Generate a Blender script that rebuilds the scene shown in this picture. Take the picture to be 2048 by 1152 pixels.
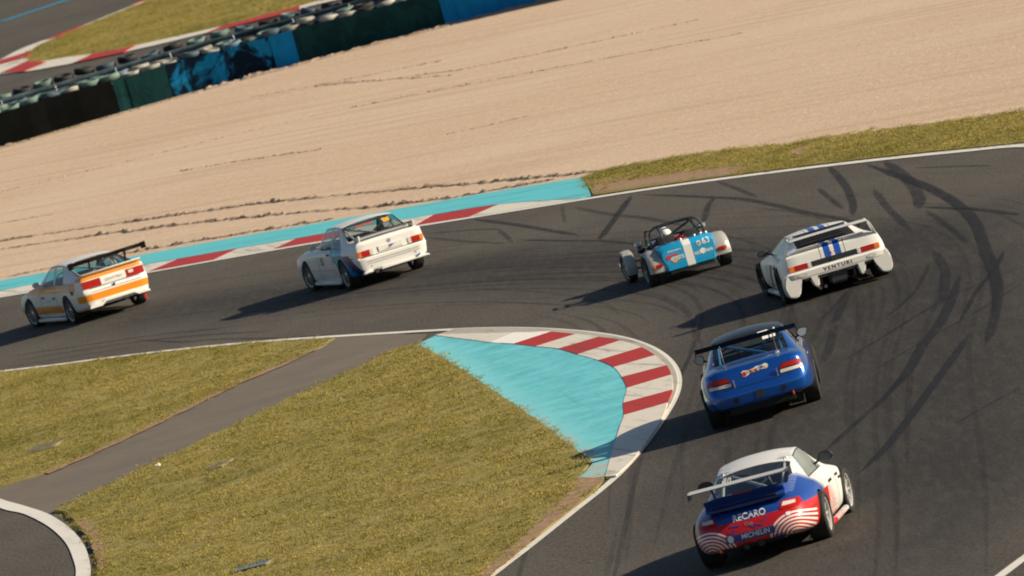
import bpy, bmesh, math, random
import numpy as np
from mathutils import Vector, Matrix
from mathutils.bvhtree import BVHTree
from mathutils.geometry import tessellate_polygon

R = math.radians
scene = bpy.context.scene
for o in list(bpy.data.objects):
    bpy.data.objects.remove(o, do_unlink=True)
COL = scene.collection

# ------------------------------------------------------------------ camera
cam_d = bpy.data.cameras.new('camera')
cam = bpy.data.objects.new('camera', cam_d)
COL.objects.link(cam)
PITCH, ROLL = 0.07678127, 0.27604342
fwd = Vector((0, math.cos(PITCH), -math.sin(PITCH)))
rt0 = Vector((1, 0, 0))
up0 = Vector((0, math.sin(PITCH), math.cos(PITCH)))
c_, s_ = math.cos(ROLL), math.sin(ROLL)
cr = rt0 * c_ - up0 * s_
cu = rt0 * s_ + up0 * c_
cam.matrix_world = Matrix(((cr.x, cu.x, -fwd.x, 0), (cr.y, cu.y, -fwd.y, -170), (cr.z, cu.z, -fwd.z, 15.0977), (0, 0, 0, 1)))
cam_d.sensor_width = 36
cam_d.lens = 360
cam_d.clip_start = 1
cam_d.clip_end = 6000
cam_d.dof.use_dof = True
cam_d.dof.focus_distance = 160
cam_d.dof.aperture_fstop = 5.0
scene.camera = cam

# ------------------------------------------------------------------ light
SUN_EL, SUN_BEHIND = R(24.5), R(10)          # sun stands to the right of the view, a little behind the camera
sun_dir = Vector((math.cos(SUN_BEHIND) * math.cos(SUN_EL), -math.sin(SUN_BEHIND) * math.cos(SUN_EL), math.sin(SUN_EL)))
world = bpy.data.worlds.new('World')
scene.world = world
world.use_nodes = True
wn = world.node_tree
sky = wn.nodes.new('ShaderNodeTexSky')
sky.sky_type = 'NISHITA'
sky.sun_disc = False
sky.sun_elevation = SUN_EL
sky.sun_rotation = math.atan2(sun_dir.x, sun_dir.y)
sky.air_density = 1.0
sky.dust_density = 1.0
sky.ozone_density = 1.2
bg = wn.nodes['Background']
bg.inputs['Strength'].default_value = 0.05
wn.links.new(sky.outputs[0], bg.inputs['Color'])
sun_d = bpy.data.lights.new('sun', 'SUN')
sun_d.energy = 4.6
sun_d.angle = R(0.5)
sun_d.color = (1.0, 0.86, 0.66)
sun = bpy.data.objects.new('sun', sun_d)
COL.objects.link(sun)
sun.rotation_euler = (-sun_dir).to_track_quat('-Z', 'Y').to_euler()
scene.view_settings.view_transform = 'Standard'
scene.view_settings.look = 'None'
scene.view_settings.exposure = 0.66
scene.view_settings.gamma = 1
scene.render.engine = 'CYCLES'
scene.cycles.use_denoising = True
scene.cycles.max_bounces = 8
scene.cycles.caustics_reflective = False
scene.cycles.caustics_refractive = False
scene.cycles.sample_clamp_indirect = 0.7
scene.cycles.filter_width = 1.9
scene.cycles.transparent_max_bounces = 16

random.seed(7)
rng = np.random.default_rng(7)

# plan of the place in metres, x across the view and y away from the camera
LAY = {
    'outer_line': [(-11.42, 65.71), (-10.77, 64.92), (-9.17, 61.66), (-7.76, 59.66), (-6.44, 57.99), (-4.78, 55.57), (-3.8, 54.04), (-2.76, 52.35), (-1.63, 50.34), (-0.54, 48.65), (0.66, 46.29), (2.1, 44.11), (3.39, 42.2), (4.6, 39.38), (6.79, 34.82), (8.55, 30.82), (10.2, 25.85)],
    'kerb_top': [(-11.47, 67.48), (-10.41, 66.26), (-9.11, 64.23), (-7.87, 62.34), (-6.92, 60.86), (-5.72, 59.1), (-4.6, 57.29), (-3.8, 56.05), (-2.74, 54.54), (-1.68, 52.91), (-1.14, 51.91), (-0.07, 50.29), (0.32, 49.64), (1.45, 45.93), (1.89, 44.49)],
    'reds': [[[(-7.74, 59.85), (-6.22, 57.79)], [(-7.09, 60.85), (-5.67, 58.92)]], [[(-4.82, 55.61), (-3.41, 53.34)], [(-4.31, 56.64), (-2.9, 54.2)]], [[(-1.66, 50.64), (-0.46, 48.63)], [(-1.22, 52.04), (0.2, 49.56)]]],
    'cyan_top': [(-11.58, 71.11), (-10.48, 69.38), (-9.3, 67.68), (-8.04, 65.94), (-6.62, 64.27), (-5.36, 62.25), (-3.5, 59.1), (-1.92, 57.02), (-0.7, 55.35), (0.54, 53.42), (2.1, 50.52)],
    'cyan_end': [(2.1, 50.52), (2.13, 47.08), (2.13, 44.22)],
    'verge_top': [(2.12, 50.61), (2.91, 50.59), (4.3, 48.27), (5.45, 45.77), (6.46, 42.74), (6.83, 42.58), (8.59, 38.68), (10.8, 33.98)],
    'inner_line': [(-10.71, 42.18), (-8.55, 38.0), (-6.48, 33.97), (-4.98, 30.48), (-3.24, 25.75), (-2.27, 23.1), (-1.53, 21.09), (-0.81, 19.01), (-0.11, 16.63), (0.56, 13.92), (1.2, 10.9), (1.68, 8.1), (2.0, 5.18), (2.18, 2.42), (2.25, -0.08), (2.23, -2.23), (2.15, -4.1), (1.98, -6.24), (1.73, -8.35), (1.43, -10.81), (1.1, -13.3), (0.78, -15.24), (0.49, -16.68), (0.09, -18.18), (-0.44, -20.53), (-0.94, -22.61), (-1.39, -24.39)],
    'blk_out': [(-1.59, 19.93), (-0.18, 15.46), (0.17, 14.29), (0.45, 13.45), (0.87, 11.43), (1.23, 9.54), (1.57, 7.59), (1.86, 5.07), (2.02, 2.85), (2.13, 0.37), (2.14, -1.56), (2.06, -4.23), (1.9, -6.25), (1.7, -8.82), (1.13, -13.4), (0.74, -15.5)],
    'blk_in': [(-1.57, 19.56), (-0.64, 14.77), (-0.45, 13.94), (-0.26, 13.12), (0.12, 11.23), (0.49, 9.44), (0.78, 7.24), (1.09, 4.91), (1.29, 2.81), (1.36, 0.53), (1.37, -1.68), (1.23, -4.12), (1.17, -6.27), (1.07, -7.69), (0.79, -11.85), (0.58, -15.2)],
    'apex_cyan_left': [(-1.57, 19.89), (-1.97, 18.93), (-1.89, 18.18), (-1.43, 13.08), (-1.17, 9.97), (-0.87, 6.03), (-0.52, 1.43), (-0.11, -3.79), (0.15, -8.02), (0.34, -10.51), (0.48, -12.43), (0.33, -13.42), (0.17, -14.25), (0.26, -14.69), (0.57, -15.09)],
    'road_top': [(-3.53, 26.06), (-3.87, 24.73), (-4.58, 23.18), (-5.42, 21.84), (-6.33, 19.48), (-7.22, 17.43), (-8.09, 15.43), (-8.96, 13.98), (-9.85, 13.81)],
    'road_bot': [(-1.98, 19.1), (-2.31, 19.35), (-3.28, 17.23), (-4.47, 14.84), (-5.36, 12.89), (-6.24, 10.99), (-7.09, 9.12), (-7.72, 7.57), (-8.34, 6.51), (-8.63, 5.8)],
    'arc_out': [(-9.78, 11.46), (-9.27, 8.72), (-8.75, 5.73), (-8.33, 2.42), (-8.01, -0.95), (-7.82, -4.05), (-7.71, -7.46)],
    'arc_in': [(-9.73, 9.6), (-9.22, 7.05), (-8.7, 3.44), (-8.31, -0.31), (-8.09, -3.7), (-7.97, -6.79)],
    'far_grass': [(-9.82, 205.69), (-10.78, 203.26), (-12.14, 199.32), (-13.06, 196.36), (-13.95, 192.84), (-14.11, 186.65), (-13.58, 181.12), (-12.58, 178.56), (-11.53, 175.39), (-10.25, 172.37), (-9.89, 172.39), (-6.96, 168.53), (-4.2, 166.95), (-3.85, 167.21), (-3.1, 165.71)],
    'fk_low': [(-15.21, 181.55), (-14.85, 179.76), (-14.32, 177.82), (-13.7, 175.71), (-12.88, 173.92), (-11.86, 171.91), (-10.25, 169.8), (-8.46, 167.8), (-6.94, 166.66), (-5.93, 165.56), (-4.2, 164.68), (-3.85, 165.15), (-2.71, 163.91)],
    'fk_low_in': [(-15.36, 186.35), (-14.99, 184.39), (-14.11, 186.17), (-13.91, 183.63), (-13.58, 181.12), (-12.58, 178.56), (-11.53, 175.39), (-10.25, 172.37), (-9.89, 172.39), (-6.96, 168.74), (-4.2, 167.15), (-3.85, 167.42), (-3.2, 166.81)],
    'fk_up': [(-15.47, 189.86), (-15.18, 190.81), (-14.59, 194.79), (-13.72, 196.85), (-12.48, 199.57), (-10.59, 205.01), (-9.95, 207.07)],
    'fk_up_in': [(-15.36, 186.35), (-14.99, 184.39), (-14.12, 186.4), (-13.95, 192.84), (-13.06, 196.36), (-12.14, 199.32), (-10.78, 203.26), (-9.77, 205.97)],
    'fk_reds': [[(-15.07, 187.05), (-15.16, 190.22), (-13.97, 190.72), (-14.1, 186.58)], [(-14.81, 180.11), (-13.89, 176.25), (-13.16, 178.64), (-13.58, 181.12), (-13.94, 183.57)], [(-12.05, 172.22), (-10.25, 169.59), (-9.89, 172.39), (-10.25, 172.37), (-11.42, 174.88)], [(-7.44, 166.49), (-4.2, 164.27), (-4.2, 167.26), (-6.85, 168.36)], [(-13.72, 196.72), (-12.45, 199.64), (-12.25, 199.4), (-13.13, 195.9)], [(-10.59, 205.01), (-10.27, 205.78), (-9.77, 205.97), (-10.01, 207.44)]],
    'blue_line': [(-16.44, 224.75), (-16.21, 224.99), (-13.64, 228.22), (-13.24, 228.82)],
    'ridges': [[(-8.6, 76.05), (-6.42, 71.46), (-4.62, 66.62), (-2.02, 58.41), (-0.79, 55.42), (0.56, 54.2), (1.43, 52.54)], [(-8.66, 79.7), (-7.02, 76.45), (-5.65, 73.4)], [(-5.53, 73.37), (-4.62, 70.86), (-2.71, 65.98), (-0.72, 60.05), (-0.36, 59.0), (1.38, 53.78), (2.67, 50.61)], [(-12.04, 86.36), (-11.12, 84.98), (-9.58, 81.52), (-7.36, 77.03)], [(-11.94, 83.16), (-10.26, 79.78), (-8.92, 77.06), (-7.32, 73.43)], [(-11.46, 71.79), (-10.41, 71.09), (-8.35, 68.14), (-7.23, 66.25), (-6.63, 65.4), (-5.67, 63.62), (-4.61, 61.89), (-3.52, 60.0)]],
    'faint': [[(-12.7, 108.36), (-9.81, 105.57), (-5.61, 104.63), (-2.77, 101.36), (-0.38, 98.44), (2.47, 93.14), (7.22, 85.66)], [(-3.74, 116.57), (-1.48, 108.45), (0.5, 103.38), (1.71, 102.93), (2.67, 100.93), (6.62, 96.43)], [(-5.68, 120.3), (-2.69, 115.12), (-0.19, 111.4)], [(-12.26, 93.92), (-11.42, 92.63), (-10.73, 91.52)], [(-0.43, 78.57), (0.8, 76.98), (1.55, 76.79)], [(-3.63, 116.75), (-1.93, 110.73), (-0.05, 103.16)], [(-7.58, 94.76), (-5.55, 91.42), (-3.7, 86.88)]],
    'skids': [(0.25, 0.7, [(2.93, 41.7), (2.54, 37.81), (2.14, 34.02), (1.93, 31.84)]), (0.22, 0.6, [(6.76, 35.1), (6.78, 28.78), (6.68, 23.94), (6.5, 20.31)]), (0.3, 0.8, [(7.34, 33.24), (7.77, 26.85), (8.07, 21.93), (8.25, 16.8), (8.25, 11.42), (8.02, 5.48), (7.77, -0.64), (7.25, -7.45)]), (0.35, 0.55, [(7.74, 32.2), (7.86, 25.46), (7.78, 20.63), (7.61, 17.61)]), (0.12, 0.5, [(8.1, 27.82), (8.88, 24.94), (9.42, 22.7)]), (0.2, 0.6, [(7.6, 18.55), (8.51, 13.91), (9.05, 10.21)]), (0.2, 0.6, [(2.95, 41.62), (4.1, 36.09), (4.98, 31.36), (5.76, 24.58), (6.36, 19.67), (6.66, 15.47)]), (0.15, 0.5, [(4.62, 38.73), (4.95, 34.55), (5.16, 31.28)]), (0.2, 0.5, [(4.41, 34.78), (4.17, 32.41), (3.95, 28.78)]), (0.15, 0.5, [(6.28, 29.55), (6.35, 26.62), (6.43, 22.47)]), (0.2, 0.5, [(7.18, 25.74), (7.15, 19.48), (7.2, 13.35)]), (0.16, 0.45, [(7.69, 17.27), (7.81, 12.64), (7.86, 7.36)]), (0.3, 0.75, [(7.43, 2.98), (6.65, -4.29), (6.01, -8.45), (5.56, -11.89), (5.02, -14.82)]), (0.2, 0.6, [(5.56, -11.89), (5.02, -14.82), (4.49, -17.12), (3.73, -20.5)]), (0.25, 0.8, [(6.81, -8.36), (6.31, -11.68), (5.7, -15.48), (5.12, -19.1), (4.59, -22.17), (4.0, -24.9)]), (0.25, 0.5, [(7.26, 8.45), (7.16, 3.36), (6.71, -2.68)]), (0.25, 0.6, [(5.57, 5.28), (5.33, 2.93), (5.0, -0.38)]), (0.14, 0.7, [(5.49, 4.92), (5.18, 2.85), (4.86, 1.16)]), (0.25, 0.35, [(5.0, -0.38), (4.76, -3.57), (4.49, -6.68)]), (0.12, 0.55, [(8.34, 0.54), (6.89, -1.46), (5.73, -4.59), (4.71, -7.41)]), (0.12, 0.45, [(6.91, -18.92), (6.25, -20.28), (5.64, -21.7)]), (0.12, 0.35, [(8.07, -2.64), (7.11, -5.32), (6.0, -7.85), (5.0, -10.56)]), (0.15, 0.6, [(8.28, 4.46), (7.94, 1.72), (7.35, -1.88), (6.75, -6.42)]), (0.25, 0.55, [(8.09, 5.23), (7.86, 0.71), (7.65, -3.01), (7.2, -8.02), (6.85, -11.35)]), (0.14, 0.4, [(7.09, 6.29), (6.48, 1.31), (5.73, -2.2)]), (0.14, 0.45, [(-10.78, 44.42), (-9.08, 41.94), (-7.42, 39.1), (-6.01, 35.76), (-4.64, 31.88)]), (0.14, 0.4, [(-10.83, 46.16), (-9.11, 43.21), (-7.11, 39.71), (-5.6, 36.11)]), (0.12, 0.5, [(-7.88, 40.94), (-6.71, 36.25), (-5.99, 34.4), (-4.49, 29.58), (-3.43, 26.9)]), (0.12, 0.4, [(-10.73, 43.0), (-9.38, 41.03), (-7.73, 38.48)]), (0.15, 0.45, [(-1.48, 47.25), (-0.4, 44.26), (0.12, 42.37)]), (0.2, 0.6, [(-0.49, 48.08), (0.32, 43.24), (1.0, 38.65), (1.65, 34.26)]), (0.15, 0.4, [(-1.54, 46.55), (-0.51, 41.01), (0.21, 37.82)]), (0.16, 0.55, [(0.23, 38.82), (1.16, 34.79), (1.93, 31.75), (2.52, 28.56), (3.09, 25.17)]), (0.2, 0.4, [(1.65, 43.18), (2.29, 38.27), (3.03, 33.77), (3.71, 28.53)]), (0.12, 0.3, [(1.49, 44.22), (1.45, 41.7), (1.42, 38.81)]), (0.15, 0.4, [(0.05, 42.83), (0.18, 40.11), (0.28, 37.54)])],
    'misc': {'cover_a': (-9.16, 19.67), 'cover_b': (-5.67, 5.28), 'grate': (-5.0, -13.82), 'litter': (-6.8, 8.37), 'lineBR': [(4.86, -41.61), (5.34, -40.21), (5.78, -39.02)]},
    'soilB': [(0.2, -14.39), (0.6, -15.57), (0.09, -17.96), (-0.52, -20.68), (-1.39, -24.39), (-1.57, -23.92), (-0.9, -20.88), (-0.29, -17.66)],
}


# ------------------------------------------------------------------ shader helpers
class V:
    """a value socket with arithmetic"""
    def __init__(s, nt, k): s.nt, s.k = nt, k
    def op(s, o, *a):
        n = s.nt.nodes.new('ShaderNodeMath'); n.operation = o
        for i, v in enumerate((s,) + a):
            v = v.k if isinstance(v, V) else v
            if isinstance(v, (int, float)): n.inputs[i].default_value = v
            else: s.nt.links.new(v, n.inputs[i])
        return V(s.nt, n.outputs[0])
    def __add__(s, b): return s.op('ADD', b)
    def __radd__(s, b): return s.op('ADD', b)
    def __sub__(s, b): return s.op('SUBTRACT', b)
    def __rsub__(s, b): return V(s.nt, b).op('SUBTRACT', s) if False else s.op('MULTIPLY', -1.0).op('ADD', b)
    def __mul__(s, b): return s.op('MULTIPLY', b)
    def __rmul__(s, b): return s.op('MULTIPLY', b)
    def __truediv__(s, b): return s.op('DIVIDE', b)
    def __gt__(s, b): return s.op('GREATER_THAN', b)
    def __lt__(s, b): return s.op('LESS_THAN', b)
    def abs(s): return s.op('ABSOLUTE')
    def sqrt(s): return s.op('SQRT')
    def frac(s): return s.op('FRACT')
    def mx(s, b): return s.op('MAXIMUM', b)
    def mn(s, b): return s.op('MINIMUM', b)
    def inv(s): return s.op('MULTIPLY', -1.0).op('ADD', 1.0)
    def between(s, a, b): return (s > a) * (s < b)
    def smooth(s, a, b):
        n = s.nt.nodes.new('ShaderNodeMapRange'); n.interpolation_type = 'SMOOTHSTEP'
        s.nt.links.new(s.k, n.inputs[0]); n.inputs[1].default_value = a; n.inputs[2].default_value = b
        return V(s.nt, n.outputs[0])

def rgb(c): return (c[0], c[1], c[2], 1.0)

class Mat:
    def __init__(s, name):
        s.m = bpy.data.materials.new(name); s.m.use_nodes = True
        s.nt = s.m.node_tree; s.b = s.nt.nodes['Principled BSDF']
        tc = s.nt.nodes.new('ShaderNodeTexCoord'); s.obj = tc.outputs['Object']; s.gen = tc.outputs['Generated']
        sp = s.nt.nodes.new('ShaderNodeSeparateXYZ'); s.nt.links.new(s.obj, sp.inputs[0])
        s.x, s.y, s.z = (V(s.nt, sp.outputs[i]) for i in range(3))
    def set(s, **k):
        for n, v in k.items():
            i = s.b.inputs[n.replace('_', ' ')]
            if isinstance(v, V): s.nt.links.new(v.k, i)
            elif hasattr(v, 'is_linked'): s.nt.links.new(v, i)
            elif isinstance(v, tuple): i.default_value = rgb(v)
            else: i.default_value = v
        return s
    def noise(s, scale, detail=3, rough=0.5, stretch=None, rot=0, off=(0, 0, 0), dist=0):
        n = s.nt.nodes.new('ShaderNodeTexNoise'); n.inputs['Scale'].default_value = scale
        n.inputs['Detail'].default_value = detail; n.inputs['Roughness'].default_value = rough; n.inputs['Distortion'].default_value = dist
        mp = s.nt.nodes.new('ShaderNodeMapping'); s.nt.links.new(s.obj, mp.inputs[0])
        mp.vector_type = 'TEXTURE'
        if stretch: mp.inputs['Scale'].default_value = tuple(1 / v for v in stretch)
        mp.inputs['Rotation'].default_value = (0, 0, rot); mp.inputs['Location'].default_value = off
        s.nt.links.new(mp.outputs[0], n.inputs['Vector'])
        return V(s.nt, n.outputs['Fac'])
    def mix(s, f, a, b):
        n = s.nt.nodes.new('ShaderNodeMix'); n.data_type = 'RGBA'
        for i, v in ((0, f), (6, a), (7, b)):
            v = v.k if isinstance(v, V) else v
            if isinstance(v, tuple): n.inputs[i].default_value = rgb(v)
            elif isinstance(v, (int, float)): n.inputs[i].default_value = v
            else: s.nt.links.new(v, n.inputs[i])
        return n.outputs[2]
    def ramp(s, f, stops):
        n = s.nt.nodes.new('ShaderNodeValToRGB'); s.nt.links.new(f.k, n.inputs[0])
        e = n.color_ramp.elements
        while len(e) < len(stops): e.new(0.5)
        for q, (p, c) in zip(e, stops): q.position = p; q.color = rgb(c)
        return n.outputs[0]
    def bump(s, h, strength=0.3, dist=0.02):
        n = s.nt.nodes.new('ShaderNodeBump'); n.inputs['Strength'].default_value = strength; n.inputs['Distance'].default_value = dist
        s.nt.links.new(h.k, n.inputs['Height']); s.nt.links.new(n.outputs[0], s.b.inputs['Normal'])
        return s
    def alpha_mix(s, f):
        """surface shows where f is 1 and is clear where it is 0"""
        t = s.nt.nodes.new('ShaderNodeBsdfTransparent'); mx = s.nt.nodes.new('ShaderNodeMixShader')
        s.nt.links.new(f.k, mx.inputs[0]); s.nt.links.new(t.outputs[0], mx.inputs[1]); s.nt.links.new(s.b.outputs[0], mx.inputs[2])
        s.nt.links.new(mx.outputs[0], s.nt.nodes['Material Output'].inputs[0])
        return s

def simple(name, col, rough=0.5, metal=0.0, coat=0.0, var=0.0, scale=6.0, spec=None):
    m = Mat(name); m.set(Roughness=rough, Metallic=metal)
    if coat: m.set(Coat_Weight=coat, Coat_Roughness=0.08)
    if spec is not None: m.b.inputs['Specular IOR Level'].default_value = spec
    if var:
        n = m.noise(scale, 4, 0.6)
        m.set(Base_Color=m.mix(n.smooth(0.3, 0.7), tuple(c * (1 - var) for c in col), tuple(min(1, c * (1 + var)) for c in col)))
    else:
        m.set(Base_Color=col)
    return m.m

MT = {}
def asphalt():
    m = Mat('asphalt')
    big = m.noise(0.12, 4, 0.6); mid = m.noise(1.1, 4, 0.6, stretch=(1, 0.35, 1)); fine = m.noise(6, 8, 0.85); speck = m.noise(20, 3, 0.7, stretch=(1, 0.3, 1))
    streak = m.noise(1.0, 5, 0.65, stretch=(6, 0.22, 1), rot=R(12))
    c = m.mix(big.smooth(0.3, 0.7), (0.078, 0.071, 0.062), (0.112, 0.102, 0.086))
    c = m.mix(mid.smooth(0.35, 0.75) * 0.35, c, (0.050, 0.043, 0.040))
    c = m.mix(streak.smooth(0.5, 0.75) * 0.45, c, (0.040, 0.036, 0.036))
    c = m.mix(fine.smooth(0.3, 0.72) * 0.55, c, (0.120, 0.108, 0.090))
    c = m.mix(speck.smooth(0.5, 0.74) * 0.8, c, (0.17, 0.152, 0.13))
    c = m.mix(speck.smooth(0.5, 0.28) * 0.75, c, (0.024, 0.022, 0.021))
    m.set(Base_Color=c, Roughness=0.82); m.b.inputs['Specular IOR Level'].default_value = 0.12
    m.bump(fine, 0.4, 0.01)
    return m.m
MT['asphalt'] = asphalt()
def road_mat():
    m = Mat('old_asphalt')
    big = m.noise(0.5, 4, 0.6); fine = m.noise(14, 5, 0.8, stretch=(1, 0.35, 1)); st = m.noise(1.2, 4, 0.6, stretch=(4, 0.5, 1), rot=R(20))
    c = m.mix(big.smooth(0.3, 0.7), (0.120, 0.096, 0.070), (0.160, 0.128, 0.094))
    c = m.mix(st.smooth(0.45, 0.75) * 0.4, c, (0.082, 0.070, 0.062))
    c = m.mix(fine.smooth(0.35, 0.75) * 0.5, c, (0.18, 0.155, 0.135))
    m.set(Base_Color=c, Roughness=0.85); m.bump(fine, 0.5, 0.012)
    return m.m
MT['road'] = road_mat()
def soil():
    m = Mat('soil')
    n = m.noise(0.7, 5, 0.65); f = m.noise(9, 4, 0.7)
    c = m.mix(n.smooth(0.35, 0.65), (0.22, 0.185, 0.044), (0.31, 0.248, 0.070))
    c = m.mix(f.smooth(0.4, 0.7) * 0.6, c, (0.17, 0.145, 0.038))
    m.set(Base_Color=c, Roughness=0.95); m.bump(f, 0.6, 0.03)
    return m.m
MT['turf'] = soil()
def bare():
    m = Mat('bare_earth')
    f = m.noise(7, 4, 0.7); g = m.noise(1.1, 3, 0.6)
    m.set(Base_Color=m.mix(f.smooth(0.35, 0.7), (0.24, 0.145, 0.075), (0.36, 0.235, 0.135)), Roughness=0.95)
    m.bump(f, 0.6, 0.03)
    return m.m
MT['earth'] = bare()
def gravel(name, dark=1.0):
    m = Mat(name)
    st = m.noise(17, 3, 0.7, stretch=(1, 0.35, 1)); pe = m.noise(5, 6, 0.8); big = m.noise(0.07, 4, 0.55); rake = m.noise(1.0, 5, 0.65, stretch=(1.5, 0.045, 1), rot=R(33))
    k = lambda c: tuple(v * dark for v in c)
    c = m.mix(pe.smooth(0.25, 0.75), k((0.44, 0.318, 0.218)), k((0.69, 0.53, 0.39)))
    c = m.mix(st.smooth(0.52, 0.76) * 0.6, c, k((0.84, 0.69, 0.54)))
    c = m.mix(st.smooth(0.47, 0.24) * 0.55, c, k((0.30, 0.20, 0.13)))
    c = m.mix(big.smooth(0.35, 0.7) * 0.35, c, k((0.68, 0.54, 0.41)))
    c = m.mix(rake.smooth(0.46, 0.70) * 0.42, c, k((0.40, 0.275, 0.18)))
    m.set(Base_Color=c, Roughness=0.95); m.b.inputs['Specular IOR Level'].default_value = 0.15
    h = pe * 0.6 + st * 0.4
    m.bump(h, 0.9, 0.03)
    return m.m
MT['gravel'] = gravel('gravel'); MT['gravel_dark'] = gravel('gravel_turned_shaded', 0.6); MT['gravel_mid'] = gravel('gravel_raked_shaded', 0.78)  # darker copies put the shade of the furrows into the stone colour
def painted(name, col, wear=0.3, worn=(0.30, 0.27, 0.23), rubber=0.3, rot=8):
    m = Mat(name)
    a = m.noise(2.2, 6, 0.7, stretch=(2.5, 0.5, 1), rot=R(rot)); b = m.noise(0.8, 4, 0.6, stretch=(5, 0.25, 1), rot=R(rot + 4)); f = m.noise(14, 4, 0.7)
    c = m.mix(f.smooth(0.3, 0.7) * 0.25, col, tuple(min(1, v * 1.25) for v in col))
    c = m.mix(a.smooth(0.52, 0.78) * wear, c, worn)
    c = m.mix(b.smooth(0.52, 0.74) * rubber, c, (0.035, 0.04, 0.04))
    m.set(Base_Color=c, Roughness=0.6); m.bump(f, 0.3, 0.01)
    return m.m
def apron_mat():
    m = Mat('cyan_apron_paint')
    a = m.noise(1.3, 6, 0.7); b = m.noise(3.4, 6, 0.75, off=(3, 1, 0)); f = m.noise(14, 4, 0.7, stretch=(1, .5, 1)); r = m.noise(1.0, 4, 0.6, stretch=(4, .3, 1), rot=R(6))
    c = m.mix(a.smooth(0.32, 0.68), (0.075, 0.43, 0.50), (0.15, 0.60, 0.66))
    c = m.mix(b.smooth(0.5, 0.75) * 0.55, c, (0.045, 0.30, 0.34))
    c = m.mix(r.smooth(0.55, 0.75) * 0.4, c, (0.04, 0.22, 0.25))
    d = m.x + m.y * 0.0789 + 0.48                      # metres from the grass edge
    c = m.mix(d.smooth(0.75, 0.1) * 0.55, c, (0.24, 0.68, 0.73))
    c = m.mix(d.smooth(0.30, 0.02) * a.smooth(0.38, 0.6) * m.y.smooth(6, -6) * 0.85, c, (0.46, 0.38, 0.28))
    c = m.mix(f.smooth(0.35, 0.7) * 0.2, c, (0.30, 0.62, 0.66))
    m.set(Base_Color=c, Roughness=0.65); m.bump(f, 0.3, 0.01); return m.m
MT['cyan'] = apron_mat()
MT['cyan_far'] = painted('cyan_paint_scuffed', (0.105, 0.52, 0.585), 0.3, (0.22, 0.56, 0.60), 0.6, 30)
MT['red'] = painted('red_kerb_paint', (0.40, 0.018, 0.010), 0.25, (0.28, 0.07, 0.05), 0.5)
MT['white'] = painted('white_kerb_paint', (0.66, 0.62, 0.54), 0.75, (0.33, 0.30, 0.25), 0.6)
MT['white_new'] = painted('fresh_white_kerb_paint', (0.84, 0.82, 0.76), 0.1, (0.6, 0.57, 0.5), 0.05)
MT['line'] = painted('white_line_paint', (0.74, 0.71, 0.64), 0.4, (0.40, 0.37, 0.32), 0.22)
MT['rim'] = painted('worn_kerb_edge', (0.42, 0.39, 0.33), 0.8, (0.22, 0.20, 0.165), 0.45)
MT['blue_line'] = painted('blue_line_paint', (0.02, 0.24, 0.42), 0.3, (0.08, 0.2, 0.3), 0.2)

def skid_mat(a, soft=0.3):
    m = Mat('rubber_mark')
    n = m.noise(1.6, 5, 0.7, stretch=(3.5, 0.4, 1)); f = m.noise(16, 3, 0.7)
    m.set(Base_Color=(0.016, 0.016, 0.019), Roughness=0.7); m.b.inputs['Specular IOR Level'].default_value = 0.3
    u = m.nt.nodes.new('ShaderNodeAttribute'); u.attribute_name = 'edge'
    e = V(m.nt, u.outputs['Fac'])
    m.alpha_mix((e.smooth(0.0, soft) * (n.smooth(0.25, 0.6) * 0.5 + 0.5) * (f * 0.5 + 0.7) * a).mn(0.95))
    return m.m
SKID = {}
def grass_mat():
    m = Mat('grass_blades')
    a = m.nt.nodes.new('ShaderNodeObjectInfo'); g = m.nt.nodes.new('ShaderNodeNewGeometry')
    w = m.nt.nodes.new('ShaderNodeSeparateXYZ'); 
    n = m.nt.nodes.new('ShaderNodeTexNoise'); n.inputs['Scale'].default_value = 0.45; n.inputs['Detail'].default_value = 5; m.nt.links.new(g.outputs['Position'], n.inputs['Vector'])
    n2 = m.nt.nodes.new('ShaderNodeTexNoise'); n2.inputs['Scale'].default_value = 2.4; n2.inputs['Detail'].default_value = 3; m.nt.links.new(g.outputs['Position'], n2.inputs['Vector'])
    rnd = V(m.nt, a.outputs['Random'])
    n3 = m.nt.nodes.new('ShaderNodeTexNoise'); n3.inputs['Scale'].default_value = 0.16; n3.inputs['Detail'].default_value = 6; n3.inputs['Roughness'].default_value = 0.65; m.nt.links.new(g.outputs['Position'], n3.inputs['Vector'])
    c = m.mix(V(m.nt, n.outputs['Fac']).smooth(0.35, 0.65), (0.245, 0.215, 0.044), (0.350, 0.285, 0.078))
    c = m.mix(V(m.nt, n3.outputs['Fac']).smooth(0.48, 0.66) * 0.65, c, (0.175, 0.170, 0.034))
    c = m.mix(V(m.nt, n3.outputs['Fac']).smooth(0.46, 0.30) * 0.6, c, (0.40, 0.31, 0.105))
    c = m.mix(V(m.nt, n2.outputs['Fac']).smooth(0.5, 0.75) * 0.5, c, (0.185, 0.168, 0.036))
    c = m.mix(rnd.smooth(0.75, 1.0) * 0.3, c, (0.44, 0.34, 0.14))
    m.set(Base_Color=c, Roughness=0.8); m.b.inputs['Specular IOR Level'].default_value = 0.2
    return m.m
MT['grass'] = grass_mat()

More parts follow.
